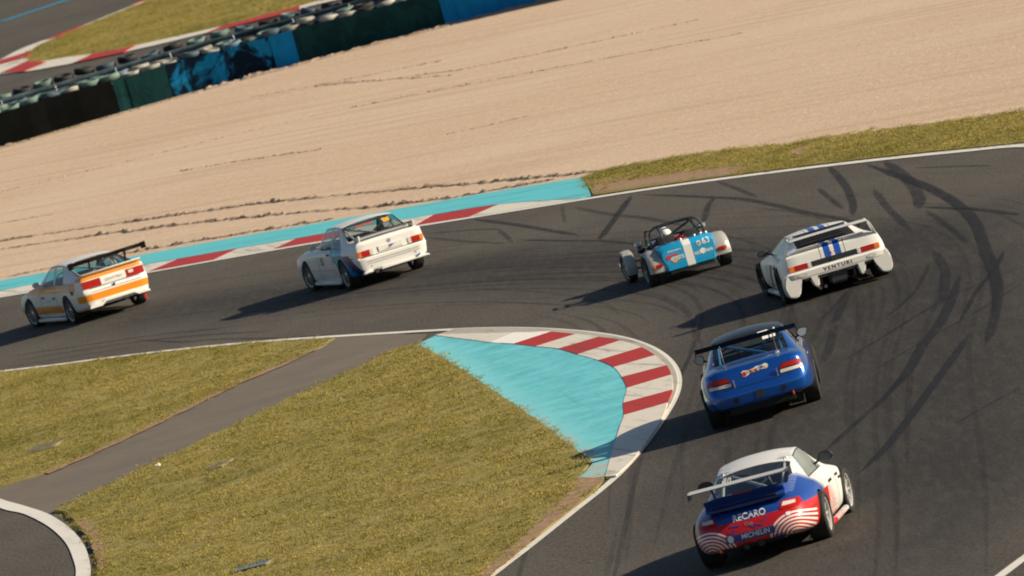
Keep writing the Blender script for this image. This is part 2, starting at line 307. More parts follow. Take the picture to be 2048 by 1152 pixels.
# ------------------------------------------------------------------ object helpers
def link(name, me, mat=None, parent=None, smooth=False):
    if mat is not None and not me.materials: me.materials.append(mat)
    o = bpy.data.objects.new(name, me); COL.objects.link(o)
    if parent is not None: o.parent = parent
    if smooth:
        me.polygons.foreach_set('use_smooth', [True] * len(me.polygons))
    return o
def tag(o, label=None, cat=None, group=None, kind=None):
    for k, v in (('label', label), ('category', cat), ('group', group), ('kind', kind)):
        if v: o[k] = v
    return o
def empty(name, loc=(0, 0, 0), rz=0.0, parent=None):
    o = bpy.data.objects.new(name, None); COL.objects.link(o); o.location = loc; o.rotation_euler = (0, 0, rz)
    o.empty_display_size = 0.2
    if parent is not None: o.parent = parent
    return o
def mesh_from(name, verts, faces):
    me = bpy.data.meshes.new(name); me.from_pydata([tuple(v) for v in verts], [], [tuple(f) for f in faces]); me.update()
    return me
def bm_mesh(name, bm):
    me = bpy.data.meshes.new(name); bm.to_mesh(me); bm.free(); return me
def crspline(pts, n=6, closed=False):
    """smooth curve through points"""
    P = [np.array(p, float) for p in pts]; out = []
    N = len(P); rngi = range(N if closed else N - 1)
    for i in rngi:
        p1, p2 = P[i], P[(i + 1) % N]
        p0 = P[i - 1] if (i > 0 or closed) else 2 * p1 - p2
        p3 = P[(i + 2) % N] if (i + 2 < N or closed) else 2 * p2 - p1
        for k in range(n):
            t = k / n
            out.append(0.5 * ((2 * p1) + (-p0 + p2) * t + (2 * p0 - 5 * p1 + 4 * p2 - p3) * t * t + (-p0 + 3 * p1 - 3 * p2 + p3) * t ** 3))
    if not closed: out.append(P[-1])
    return [tuple(p) for p in out]
def smooth_pts(pts, k=2):
    """average away the hand jitter of a polyline"""
    P = [np.array(p, float) for p in pts]
    for _ in range(k):
        Q = [P[0]] + [(P[i - 1] + 2 * P[i] + P[i + 1]) / 4 for i in range(1, len(P) - 1)] + [P[-1]]
        P = Q
    return [tuple(p) for p in P]
def poly_sheet(name, pts, z, mat, parent=None, thick=0.0):
    """flat polygon, with side walls down to z - thick when thick is given"""
    n = len(pts)
    tris = tessellate_polygon([[Vector((p[0], p[1], 0)) for p in pts]])
    v = [(p[0], p[1], z) for p in pts]; f = []
    area = sum(pts[i][0] * pts[(i + 1) % n][1] - pts[(i + 1) % n][0] * pts[i][1] for i in range(n))
    for t in tris:
        a, b, c = (Vector(pts[i][:2]) for i in t)
        cr_ = (b - a).cross(c - a)
        f.append(tuple(t) if cr_ > 0 else (t[0], t[2], t[1]))
    if thick:
        v += [(p[0], p[1], z - thick) for p in pts]
        for i in range(n):
            j = (i + 1) % n
            f.append((i, n + i, n + j, j) if area > 0 else (j, n + j, n + i, i))
    return link(name, mesh_from(name, v, f), mat, parent)
def offsets(pts, w):
    P = np.array(pts, float); T = np.gradient(P, axis=0); T /= np.linalg.norm(T, axis=1)[:, None] + 1e-9
    Nn = np.stack([-T[:, 1], T[:, 0]], 1)
    return P + Nn * w
def ribbon(name, pts, w, z, mat, parent=None, taper=False, edge=False, sub=7):
    P = crspline(pts, sub); n = len(P)
    ww = np.full(n, w / 2)
    if taper:
        t = np.linspace(0, 1, n); ww = w / 2 * np.clip(np.minimum(t, 1 - t) * 6 + 0.25, 0, 1)
    L_ = np.array(P) + (offsets(P, 1) - np.array(P)) * ww[:, None]; Rr = np.array(P) - (offsets(P, 1) - np.array(P)) * ww[:, None]
    if not edge:
        v = [(a[0], a[1], z) for a in L_] + [(a[0], a[1], z) for a in Rr]
        f = [(i, n + i, n + i + 1, i + 1) for i in range(n - 1)]
        return link(name, mesh_from(name, v, f), mat, parent)
    C = np.array(P)
    v = [(a[0], a[1], z) for a in L_] + [(a[0], a[1], z) for a in C] + [(a[0], a[1], z) for a in Rr]
    f = [(i, n + i, n + i + 1, i + 1) for i in range(n - 1)] + [(n + i, 2 * n + i, 2 * n + i + 1, n + i + 1) for i in range(n - 1)]
    me = mesh_from(name, v, f)
    at = me.attributes.new('edge', 'FLOAT', 'POINT')
    t = np.linspace(0, 1, n); fade = np.clip(np.minimum(t, 1 - t) * 5, 0, 1)
    at.data.foreach_set('value', np.concatenate([np.zeros(n), fade, np.zeros(n)]).astype(np.float32))
    return link(name, me, mat, parent)
def box(bm, c, s, rot=None):
    m = Matrix.Translation(c) @ (rot.to_4x4() if rot is not None else Matrix.Identity(4)) @ Matrix.Diagonal((*s, 1))
    return bmesh.ops.create_cube(bm, size=1, matrix=m)['verts']
def bevel_all(bm, w=0.01, seg=1):
    bmesh.ops.bevel(bm, geom=bm.edges[:], offset=w, segments=seg, affect='EDGES', clamp_overlap=True)
def tube(bm, pts, r, seg=8, closed=False):
    P = [Vector(p) for p in pts]; rings = []; n = len(P)
    rr = r if isinstance(r, (list, tuple)) else [r] * n
    prev = None
    for i, p in enumerate(P):
        a = P[i - 1] if (i > 0 or closed) else p
        b = P[(i + 1) % n] if (i < n - 1 or closed) else p
        t = (b - a).normalized()
        u = (prev - t * prev.dot(t)).normalized() if prev is not None else t.orthogonal().normalized()
        if prev is not None and u.length < 1e-5: u = t.orthogonal().normalized()
        prev = u; w = t.cross(u)
        rings.append([bm.verts.new(p + (u * math.cos(2 * math.pi * k / seg) + w * math.sin(2 * math.pi * k / seg)) * rr[i]) for k in range(seg)])
    for i in range(n if closed else n - 1):
        A, B = rings[i], rings[(i + 1) % n]
        for k in range(seg): bm.faces.new((A[k], A[(k + 1) % seg], B[(k + 1) % seg], B[k]))
    if not closed:
        bm.faces.new(rings[0][::-1]); bm.faces.new(rings[-1])
def lathe(bm, prof, axis='x', seg=28, c=(0, 0, 0)):
    """revolve (h, r) profile about an axis"""
    rings = []
    for h, r in prof:
        ring = []
        for k in range(seg):
            a = 2 * math.pi * k / seg; p, q = r * math.cos(a), r * math.sin(a)
            co = {'x': (h, p, q), 'y': (p, h, q), 'z': (p, q, h)}[axis]
            ring.append(bm.verts.new(Vector(co) + Vector(c)))
        rings.append(ring)
    for A, B in zip(rings, rings[1:]):
        for k in range(seg): bm.faces.new((A[k], A[(k + 1) % seg], B[(k + 1) % seg], B[k]))
    return rings
def finish(bm, name, mat, parent=None, smooth=True, angle=38):
    bmesh.ops.recalc_face_normals(bm, faces=bm.faces[:])
    if smooth:
        for f in bm.faces: f.smooth = True
        for e in bm.edges:
            if len(e.link_faces) == 2 and e.calc_face_angle(0) > R(angle): e.smooth = False
    return link(name, bm_mesh(name, bm), mat, parent)
# ------------------------------------------------------------------ the setting
def extend(pts, d0=0, d1=0):
    P = [np.array(p, float) for p in pts]
    if d0: t = P[0] - P[min(3, len(P) - 1)]; P = [P[0] + t / np.linalg.norm(t) * d0] + P
    if d1: t = P[-1] - P[-min(4, len(P))]; P = P + [P[-1] + t / np.linalg.norm(t) * d1]
    return [tuple(p) for p in P]
OUT = smooth_pts(LAY['outer_line'], 2)
OUT = crspline(extend(OUT, 45, 0), 4)
TURN = [(10.2, 25.85), (11.9, 17), (12.8, 5), (12.1, -10), (10.0, -24), (7.7, -34), (5.78, -39), (4.86, -41.6), (3.4, -46)]
TURNS = crspline(TURN, 6)
ground = poly_sheet('ground', [(-2500, -600), (2500, -600), (2500, 4000), (-2500, 4000)], -0.06, MT['turf'])
tag(ground, kind='structure')
TURNO = crspline([(p[0] + max(0, min(6, (12 - p[1]) * .3)), p[1]) for p in TURN], 6)
track = poly_sheet('track', OUT + TURNO[1:] + [(-45, -46), (-45, OUT[0][1])], 0.0, MT['asphalt']); tag(track, kind='structure')

CYT = smooth_pts(LAY['cyan_top'], 2); CYT = crspline(extend(CYT, 40, 0), 3)
VT = crspline(LAY['verge_top'], 4)
WB = [(-34, 128.5), (-20, 131.0), (-13.4, 131.9), (-8, 132.2), (-4.2, 131.5), (0.2, 129.7), (3.34, 127.4), (9, 121), (20, 108)]
WBS = crspline(WB, 6)
gp = CYT[:-1] + VT + [(13.5, 27), (15.5, 5), (40, -10), (40, 95)] + [(p[0], p[1] + 0.3) for p in WBS[::-1]] + [(-45, 128.8), (-45, CYT[0][1])]
gtrap = poly_sheet('gravel_trap', gp, 0.012, MT['gravel']); tag(gtrap, kind='structure')
# ridges thrown up by the rake and by wheels that ran into the stones
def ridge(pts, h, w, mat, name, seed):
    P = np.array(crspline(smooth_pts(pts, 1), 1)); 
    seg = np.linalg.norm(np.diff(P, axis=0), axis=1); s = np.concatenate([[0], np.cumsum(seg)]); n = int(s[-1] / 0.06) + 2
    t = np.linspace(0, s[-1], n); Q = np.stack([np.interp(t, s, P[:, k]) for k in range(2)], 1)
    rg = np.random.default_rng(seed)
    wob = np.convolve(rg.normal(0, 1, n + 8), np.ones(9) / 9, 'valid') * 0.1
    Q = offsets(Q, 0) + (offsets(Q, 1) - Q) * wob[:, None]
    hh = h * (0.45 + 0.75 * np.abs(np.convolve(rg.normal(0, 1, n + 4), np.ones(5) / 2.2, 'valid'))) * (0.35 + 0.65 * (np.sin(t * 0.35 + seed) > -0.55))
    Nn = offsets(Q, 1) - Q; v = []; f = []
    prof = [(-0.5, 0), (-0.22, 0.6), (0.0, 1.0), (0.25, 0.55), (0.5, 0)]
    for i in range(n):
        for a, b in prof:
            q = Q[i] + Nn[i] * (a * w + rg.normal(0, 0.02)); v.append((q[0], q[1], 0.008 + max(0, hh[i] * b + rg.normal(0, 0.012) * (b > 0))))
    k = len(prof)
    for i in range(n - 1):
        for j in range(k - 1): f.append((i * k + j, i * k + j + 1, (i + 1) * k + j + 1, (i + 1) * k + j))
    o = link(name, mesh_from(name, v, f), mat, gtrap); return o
for i, r_ in enumerate(LAY['ridges']): ridge(r_, 0.034, 0.24, MT['gravel_dark'], 'gravel_ridge', i)  # turned stones, darkened in colour to read as shadowed furrows
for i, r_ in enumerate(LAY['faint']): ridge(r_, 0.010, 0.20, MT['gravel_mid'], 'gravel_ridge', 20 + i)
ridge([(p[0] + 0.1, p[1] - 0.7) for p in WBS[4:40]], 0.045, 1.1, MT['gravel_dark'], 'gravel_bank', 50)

far = poly_sheet('far_track', [(-60, 133.5), (-34, 129.5)] + [(p[0], p[1] + 1.0) for p in WBS[6:-6]] + [(20, 120), (40, 150), (40, 330), (-80, 330)], 0.0, MT['asphalt']); tag(far, kind='structure')

# cyan run-off strip beyond the kerb
LO = OUT; UP = crspline(extend(smooth_pts(LAY['kerb_top'], 1), 40, 0), 4)
def xcut(P, a, b):
    """piece of a polyline between two x values"""
    P = sorted(P, key=lambda p: p[0]); xs = [p[0] for p in P]; ys = [p[1] for p in P]
    f = lambda x: (x, float(np.interp(x, xs, ys)))
    return [f(a)] + [p for p in P if a + 1e-3 < p[0] < b - 1e-3] + [f(b)]
strip = poly_sheet('painted_runoff', xcut(UP, -30, 2.13) + [LAY['cyan_end'][1]] + xcut(CYT, -30, 2.1)[::-1], 0.024, MT['cyan_far'], None, 0.03); tag(strip, kind='structure')
kerb = empty('exit_kerb', (0, 0, 0)); tag(kerb, kind='structure')
reds = [((r[0][0][0], r[0][1][0]), (r[1][0][0], r[1][1][0])) for r in LAY['reds']]
reds = [((-13.4, -11.95), (-12.8, -11.4)), ((-10.35, -8.95), (-9.75, -8.35))] + reds
cuts = []
prev = (-18.0, -17.4)
for (a, b), (c, d) in reds:
    cuts.append((prev[0], a, prev[1], c, 'white')); cuts.append((a, b, c, d, 'red')); prev = (b, d)
cuts.append((prev[0], 2.13, prev[1], 1.95, 'white'))
for i, (a, b, c, d, m) in enumerate(cuts):
    poly_sheet('kerb_block', xcut(LO, a, b) + xcut(UP, c, d)[::-1], 0.016 + 0.002 * (i % 3), MT[m], kerb, 0.03)
ol = ribbon('track_edge_line', [(p[0] - 0.06, p[1] - 0.10) for p in OUT[::3] + [(10.2, 25.85), (11.0, 22)]] , 0.26, 0.012, MT['line'], None, sub=3); tag(ol, kind='structure')
ol2 = ribbon('track_edge_line', TURN, 0.2, 0.006, MT['line'], None); tag(ol2, kind='structure')

# inner side: line, apex kerb, painted apron, grass islands, service road
IN = LAY['inner_line']
INS = crspline(extend(smooth_pts(IN, 1), 26, 9), 5)
il = ribbon('track_edge_line', INS[::2], 0.15, 0.014, MT['line'], None, sub=2); tag(il, kind='structure')
apex = empty('apex_kerb', (0, 0, 0)); tag(apex, kind='structure')
BO, BI = LAY['blk_out'], LAY['blk_in']
kinds = ['white', 'white_new', 'white_new', 'red', 'white', 'red', 'white', 'red', 'white', 'red', 'white', 'red', 'white', 'white', 'white']
for i in range(len(BO) - 1):
    m = kinds[i]
    o_ = crspline(BO, 4)[i * 4:i * 4 + 5]; i_ = crspline(BI, 4)[i * 4:i * 4 + 5]
    poly_sheet('kerb_block', o_ + i_[::-1], 0.042 + random.uniform(0, 0.006), MT[m], apex, 0.06)
# worn concrete edging between the blocks and the track
i0 = min(range(len(INS)), key=lambda k: (INS[k][0] - BO[0][0]) ** 2 + (INS[k][1] - BO[0][1]) ** 2)
i1 = min(range(len(INS)), key=lambda k: (INS[k][0] - BO[-1][0]) ** 2 + (INS[k][1] - BO[-1][1]) ** 2)
edge_out = INS[i0:i1 + 1]
poly_sheet('kerb_edging', edge_out + crspline(BO, 4)[::-1], 0.028, MT['rim'], apex, 0.05)
AC = LAY['apex_cyan_left']
rough_left = []
for k in range(2, 10):
    a, b = np.array(AC[k]), np.array(AC[k + 1])
    for t in np.linspace(0, 1, 9)[:-1]:
        p = a + (b - a) * t; rough_left.append((p[0] + random.uniform(-0.02, 0.02), p[1]))
apron = poly_sheet('painted_apron', AC[:2] + rough_left + AC[10:] + crspline(BI, 4)[::-1][1:-1], 0.036, MT['cyan'], None, 0.04); tag(apron, kind='structure')

RT, RB = LAY['road_top'], LAY['road_bot']
road = poly_sheet('service_road', [(-3.45, 26.3)] + RT + [(-14, 13.4), (-14, 9.5), (-11, 10.2)] + [(p[0] - 0.02, p[1]) for p in LAY['arc_out'][:3]] + RB[::-1] + [(-1.75, 20.9), (-2.3, 22.9)], 0.008, MT['road']); tag(road, kind='structure')
arc_o = extend(LAY['arc_out'], 6, 0) + [(-7.75, -11), (-8.0, -15), (-8.6, -20)]
arc_i = extend(LAY['arc_in'], 6, 0) + [(-8.02, -10.5), (-8.28, -15), (-8.9, -20)]
arc = poly_sheet('painted_arc_line', crspline(arc_o, 4) + crspline(arc_i, 4)[::-1], 0.014, MT['line']); tag(arc, kind='structure')

def rough_edge(pts, amp=0.05, step=0.35):
    out = []
    for a, b in zip(pts, pts[1:]):
        a, b = np.array(a, float), np.array(b, float); L_ = np.linalg.norm(b - a); n = max(1, int(L_ / step))
        for k in range(n):
            p = a + (b - a) * k / n; out.append((p[0] + random.uniform(-amp, amp), p[1] + random.uniform(-amp, amp)))
    out.append(tuple(pts[-1])); return out
ia = min(range(len(INS)), key=lambda k: (INS[k][0] + 3.4) ** 2 + (INS[k][1] - 26.0) ** 2)
in_shift = [(p[0] - 0.05, p[1] - 0.30) for p in INS[:ia]]
islA = rough_edge(in_shift, 0.04) + rough_edge([(-3.55, 26.0)] + RT[1:] + [(-14, 13.4), (-30, 13)], 0.05)
ib = min(range(len(INS)), key=lambda k: (INS[k][0] - 0.55) ** 2 + (INS[k][1] + 16.4) ** 2)
in_low = [(p[0] - 0.12, p[1]) for p in INS[ib:]]
islB = rough_edge(RB, 0.05) + rough_edge([(-8.45, 5.2)] + [(p[0] + 0.14, p[1]) for p in LAY['arc_out'][3:]] + [(-7.58, -11), (-7.8, -15), (-8.4, -20), (-8, -30)], 0.03) + in_low[::-1] + [(0.56, -15.2)] + [tuple(p) for p in LAY['apex_cyan_left'][::-1][1:3]] + rough_left[::-1]
verge = rough_edge(VT, 0.08) + [(13, 28), (13.2, 20)] + [(p[0] + 0.05, p[1] + 0.32) for p in TURNS[8:0:-1]] + [(p[0] + 0.03, p[1] + 0.2) for p in OUT[::-1] if p[0] > 2.2] + [(2.17, 44.4), (2.16, 47.1)]
fg = LAY['far_grass']
farg = crspline(fg[:5], 3) + crspline(fg[5:], 3) + [(5, 163), (10, 205), (-4, 215)]
lawns = []
for nm, P in (('lawn', islA), ('lawn', islB), ('verge', verge), ('lawn', farg)):
    o = poly_sheet(nm, P, 0.042 if P is islB else (0.022 if nm != 'verge' else 0.03), MT['turf'], None, 0.06); tag(o, kind='structure'); lawns.append(o)

def in_poly(P, q):
    P = np.array(P); x, y = q[:, 0], q[:, 1]; ins = np.zeros(len(q), bool); j = len(P) - 1
    for i in range(len(P)):
        xi, yi, xj, yj = P[i][0], P[i][1], P[j][0], P[j][1]
        c = ((yi > y) != (yj > y)) & (x < (xj - xi) * (y - yi) / (yj - yi + 1e-12) + xi); ins ^= c; j = i
    return ins
def in_view(q, m=1.2):
    """keep what lies in or just beside the picture"""
    d = np.c_[q[:, 0], q[:, 1] + 170, np.full(len(q), -15.1)]
    Z = d @ np.array(fwd); X = d @ np.array(cr); Y = d @ np.array(cu)
    return (np.abs(X / Z) < 0.05 * m + 0.0) & (np.abs(Y / Z) < 0.0281 * m + 0.0)
def clump(name, n, rad, h, w, seed):
    rg = np.random.default_rng(seed); v = []; f = []
    for _ in range(n):
        a, r = rg.uniform(0, 6.28), rad * math.sqrt(rg.uniform(0, 1)); x, y = r * math.cos(a), r * math.sin(a)
        b = rg.uniform(0, 6.28); L_ = h * rg.uniform(0.5, 1.25); lean = rg.normal(0, 0.55, 2) * L_
        dx, dy = math.cos(b) * w / 2, math.sin(b) * w / 2; i = len(v)
        v += [(x - dx, y - dy, 0), (x + dx, y + dy, 0), (x + lean[0] * .5 + dx * .6, y + lean[1] * .5 + dy * .6, L_ * 0.6), (x + lean[0], y + lean[1], L_)]
        f += [(i, i + 1, i + 2), (i, i + 2, i + 3)]
    return link_free(name, mesh_from(name, v, f), MT['grass'])
def link_free(name, me, mat):
    me.materials.append(mat); return bpy.data.objects.new(name, me)
CL = [clump('grass_tuft', 90, 0.18, 0.017, 0.009, 1), clump('grass_tuft', 80, 0.18, 0.024, 0.009, 2), clump('grass_tuft', 80, 0.18, 0.012, 0.010, 3)]
def scatter(name, P, dens, z, scale, keep=None, label=None):
    P_ = np.array(P); lo, hi = P_.min(0), P_.max(0); n = int((hi - lo).prod() * dens)
    q = rng.uniform(lo, hi, (n, 2)); q = q[in_poly(P, q)]; q = q[in_view(q, 1.25)]
    if keep is not None: q = q[keep(q)]
    me = mesh_from(name, [(p[0], p[1], z) for p in q], [])
    o = link(name, me)
    ng = bpy.data.node_groups.new(name, 'GeometryNodeTree')
    ng.interface.new_socket('Geometry', in_out='INPUT', socket_type='NodeSocketGeometry'); ng.interface.new_socket('Geometry', in_out='OUTPUT', socket_type='NodeSocketGeometry')
    N, Lk = ng.nodes, ng.links
    gi, go = N.new('NodeGroupInput'), N.new('NodeGroupOutput')
    iop = N.new('GeometryNodeInstanceOnPoints'); g2i = N.new('GeometryNodeGeometryToInstance')
    for ob in CL:
        oi = N.new('GeometryNodeObjectInfo'); oi.inputs['Object'].default_value = ob; oi.inputs['As Instance'].default_value = True
        Lk.new(oi.outputs['Geometry'], g2i.inputs[0])
    Lk.new(gi.outputs[0], iop.inputs['Points']); Lk.new(g2i.outputs[0], iop.inputs['Instance'])
    iop.inputs['Pick Instance'].default_value = True
    rv = N.new('FunctionNodeRandomValue'); rv.data_type = 'FLOAT_VECTOR'; rv.inputs[0].default_value = (0, 0, 0); rv.inputs[1].default_value = (0.25, 0.25, 6.283)
    e2r = N.new('FunctionNodeEulerToRotation'); Lk.new(rv.outputs[0], e2r.inputs[0]); Lk.new(e2r.outputs[0], iop.inputs['Rotation'])
    rs = N.new('FunctionNodeRandomValue'); rs.data_type = 'FLOAT'; rs.inputs[2].default_value = scale * 0.6; rs.inputs[3].default_value = scale * 1.35; rs.inputs['Seed'].default_value = 3
    Lk.new(rs.outputs[1], iop.inputs['Scale'])
    ri = N.new('FunctionNodeRandomValue'); ri.data_type = 'INT'; ri.inputs[4].default_value = 0; ri.inputs[5].default_value = len(CL) - 1; ri.inputs['Seed'].default_value = 5
    Lk.new(ri.outputs[2], iop.inputs['Instance Index'])
    Lk.new(iop.outputs[0], go.inputs[0])
    md = o.modifiers.new('scatter', 'NODES'); md.node_group = ng
    tag(o, label, 'grass', None, 'stuff'); return o
def patchy(q, a=0.9, k=0.0):
    return (np.sin(q[:, 0] * 2.1 + np.sin(q[:, 1] * 0.9)) + np.sin(q[:, 1] * 0.8 + q[:, 0] * 1.3) + rng.normal(0, a, len(q))) > k
G1 = scatter('grass', islA, 42, 0.02, 1.0, None, 'short dry grass between the track and the service road')
soilB = LAY['soilB']
G2 = scatter('grass', islB, 42, 0.04, 1.0, lambda q: ~(in_poly(soilB, q) & patchy(q, 0.8, -0.6)), 'short dry grass inside the bend beside the apex kerb')
def verge_keep(q):
    # thin beside the line where wheels have torn the turf
    xs = np.array([p[0] for p in OUT]); ys = np.array([p[1] for p in OUT]); o_ = np.argsort(xs)
    d = q[:, 1] - np.interp(q[:, 0], xs[o_], ys[o_])
    torn = (d < 3.0) & (q[:, 0] < 5.6) & patchy(q, 0.6, -0.9 + (q[:, 0] - 2) * 0.35)
    spot = ((q[:, 0] - 6.45) ** 2 / 0.05 + (q[:, 1] - 40.3) ** 2 / 1.2) < 1
    return ~(torn | spot)
G3 = scatter('grass', verge, 50, 0.028, 1.05, verge_keep, 'narrow grass strip between the gravel and the white line')
G4 = scatter('grass', farg, 20, 0.02, 1.3, None, 'grass island inside the far red and white kerb')
def earth_patch(P, z): 
    o = poly_sheet('bare_earth', rough_edge(P + [P[0]], 0.05)[:-1], z, MT['earth']); tag(o, kind='structure')
earth_patch(soilB[:5] + [(-1.62, -25.2)] + soilB[5:], 0.047)
earth_patch([(2.2, 44.6), (3.4, 42.6), (4.6, 40.0), (5.5, 38.1), (5.2, 40.6), (4.5, 43.0), (3.4, 46.0), (2.3, 48.6)], 0.034)
earth_patch([(6.3, 39.4), (6.55, 39.2), (6.66, 40.4), (6.5, 41.3), (6.3, 40.6)], 0.035)
earth_patch([(p[0] - 0.1, p[1] + 0.3) for p in RT[1:8]] + [(p[0] + 0.02, p[1] - 0.25) for p in RT[1:8][::-1]], 0.026)
earth_patch([(p[0] + 0.15, p[1] - 0.1) for p in LAY['arc_out'][3:]] + [(p[0] + 0.30, p[1] + 0.2) for p in LAY['arc_out'][3:][::-1]], 0.046)

# rubber laid on the asphalt
for w, a, P in LAY['skids']:
    k = round(a, 2)
    if k not in SKID: SKID[k] = skid_mat(min(1, k * 0.95))
    ribbon('skid_mark', P, w * 0.8, 0.008 + random.uniform(0, 0.004), SKID[k], track, True, True)
LINE = [(1.4, -46), (2.4, -31), (3.4, -12), (4.6, 3), (4.4, 14), (2.4, 24), (-0.6, 33), (-4.4, 41), (-8.8, 49.5), (-14, 58)]
SKID['w'] = skid_mat(0.42, 1.0)
ribbon('rubbered_line', LINE, 7.0, 0.002, SKID['w'], track, False, True)
ribbon('rubbered_line', [(3.5, -46), (5.2, -30), (6.4, -14), (7.2, 0), (7.2, 12), (6.2, 22)], 6.0, 0.003, SKID['w'], track, False, True)
SKID['f'] = skid_mat(0.24); SKID['g'] = skid_mat(0.14)
for k in range(44):
    off = random.gauss(-1.2, 2.4); a = random.uniform(0, 6); n = random.uniform(2, 5)
    P = np.array(crspline(LINE, 8)); i0_ = int(a / 9 * (len(P) - 12)); i1_ = min(len(P) - 1, i0_ + int(n * 7))
    Q = offsets(P, 1) - P; drift = random.gauss(0, 0.7)
    seg = [tuple(P[i] + Q[i] * (off + drift * (i - i0_) / max(1, i1_ - i0_))) for i in range(i0_, i1_, 3)]
    if len(seg) < 3: continue
    ww_ = random.uniform(0.05, 0.13); mk_ = SKID[random.choice('fgg')]
    for sd in (0, 1.5):
        pr_ = [tuple(p) for p in offsets(seg, sd)] if sd else seg
        ribbon('skid_mark', pr_, ww_, 0.004 + random.uniform(0, 0.003), mk_, track, True, True, 4)
        if random.random() < 0.35: break

# far kerb round the grass island
fk = poly_sheet('far_kerb', crspline(LAY['fk_low'], 3) + crspline(LAY['fk_low_in'], 3)[::-1], 0.035, MT['white']); tag(fk, kind='structure')
fk2 = poly_sheet('far_kerb', crspline(LAY['fk_up'], 3) + crspline(LAY['fk_up_in'], 3)[::-1], 0.035, MT['white']); tag(fk2, kind='structure')
for i, P in enumerate(LAY['fk_reds']):
    poly_sheet('kerb_block', P, 0.05, MT['red'], fk if i in (1, 2, 3) else fk2, 0.05)
bl = ribbon('blue_track_line', LAY['blue_line'], 0.9, 0.01, MT['blue_line']); tag(bl, kind='structure')

# ------------------------------------------------------------------ tyre barrier
MT['rubber'] = simple('tyre_rubber', (0.012, 0.012, 0.013), 0.75, var=0.3)
MT['belt_black'] = simple('black_conveyor_belt', (0.004, 0.005, 0.005), 0.9, var=0.4, scale=1.2, spec=0.1)
def belt(name, col, dirt, amt, scale=1.3):
    m = Mat(name); n = m.noise(scale, 6, 0.7, stretch=(1, 1, 0.8), dist=0.6); g = m.noise(5, 5, 0.7, stretch=(1, 1, 0.25))
    c = m.mix(g.smooth(0.35, 0.75) * 0.45, col, tuple(v * 0.45 for v in col)); c = m.mix(n.smooth(0.5 - amt * 0.12, 0.62 - amt * 0.12) * min(1, 0.35 + amt), c, dirt)
    m.set(Base_Color=c, Roughness=0.85); m.b.inputs['Specular IOR Level'].default_value = 0.15; return m.m
MT['belt_green'] = belt('dark_green_belt', (0.010, 0.060, 0.062), (0.004, 0.026, 0.028), 0.3)
MT['belt_blue'] = belt('blue_belt', (0.008, 0.26, 0.58), (0.006, 0.15, 0.38), 0.1)
MT['belt_worn'] = belt('blue_belt_torn', (0.008, 0.25, 0.52), (0.003, 0.006, 0.014), 0.62, 1.2)
MT['steel'] = simple('galvanised_steel', (0.07, 0.10, 0.12), 0.75, 0.2, var=0.35, scale=3, spec=0.2)
TY = [simple('pale_green_tyre_paint', (0.10, 0.16, 0.135), 0.7, var=0.4, scale=5), simple('cream_tyre_paint', (0.27, 0.26, 0.22), 0.7, var=0.4, scale=5), simple('grey_blue_tyre_paint', (0.04, 0.075, 0.10), 0.7, var=0.4, scale=5), MT['rubber'], simple('faded_blue_tyre_paint', (0.09, 0.14, 0.19), 0.7, var=0.4, scale=5)]
def tyre_mesh(name, mat, r=0.31, w=0.2):
    bm = bmesh.new()
    lathe(bm, [(-w * .36, r * .60), (-w * .5, r * .72), (-w * .5, r * .86), (-w * .36, r * .97), (0, r), (w * .36, r * .97), (w * .5, r * .86), (w * .5, r * .72), (w * .36, r * .60), (0, r * .66), (-w * .36, r * .60)], 'z', 14)
    bmesh.ops.recalc_face_normals(bm, faces=bm.faces[:])
    for f in bm.faces: f.smooth = True
    me = bm_mesh(name, bm); me.materials.append(mat); return me
TM = [tyre_mesh('tyre', m) for m in TY]
barrier = empty('tyre_barrier', (-4.2, 131.5, 0)); tag(barrier, 'long stacked tyre barrier faced with black, green and blue rubber belts', 'tyre barrier')
BOFF = Vector((4.2, -131.5, 0))
P = np.array(crspline(WB, 30)); sg = np.concatenate([[0], np.cumsum(np.linalg.norm(np.diff(P, axis=0), axis=1))])
def wall_pt(s, back=0.0):
    x, y = np.interp(s, sg, P[:, 0]), np.interp(s, sg, P[:, 1]); x2, y2 = np.interp(s + .1, sg, P[:, 0]), np.interp(s + .1, sg, P[:, 1])
    t = np.array([x2 - x, y2 - y]); t /= np.linalg.norm(t); n = np.array([-t[1], t[0]])
    return Vector((x + n[0] * back, y + n[1] * back, 0)) + BOFF, math.atan2(t[1], t[0])
s_at = lambda x: float(np.interp(x, P[:, 0], sg))
HB = 1.0
seams = [-18, -9.72, -9.3, -8.07, -4.91, -4.17, 0.21, 3.6, 7]
mats = ['belt_black', 'belt_green', 'belt_green', 'belt_worn', 'belt_blue', 'belt_green', 'belt_blue', 'belt_green']
for a, b, m in zip(seams, seams[1:], mats):
    n = max(3, int((b - a) / 0.5)); v = []; f = []
    for i in range(n + 1):
        s = s_at(a + 0.012) + (s_at(b - 0.012) - s_at(a + 0.012)) * i / n
        wv = 0.02 * math.sin(s * 3.1) + random.uniform(-0.012, 0.012)
        for back in (wv, wv + 0.035):
            p = wall_pt(s, back)[0]
            v += [(p.x, p.y, -0.05), (p.x, p.y, 0.5), (p.x, p.y, HB + 0.015 * math.sin(s * 1.7))]
    for i in range(n):
        q = i * 6
        f += [(q, q + 6, q + 7, q + 1), (q + 1, q + 7, q + 8, q + 2), (q + 3, q + 4, q + 10, q + 9), (q + 4, q + 5, q + 11, q + 10), (q + 2, q + 8, q + 11, q + 5)]
    link('belt_panel', mesh_from('belt_panel', v, f), MT[m], barrier)
S0, S1 = s_at(-15.2), s_at(4.2)
bm = bmesh.new()
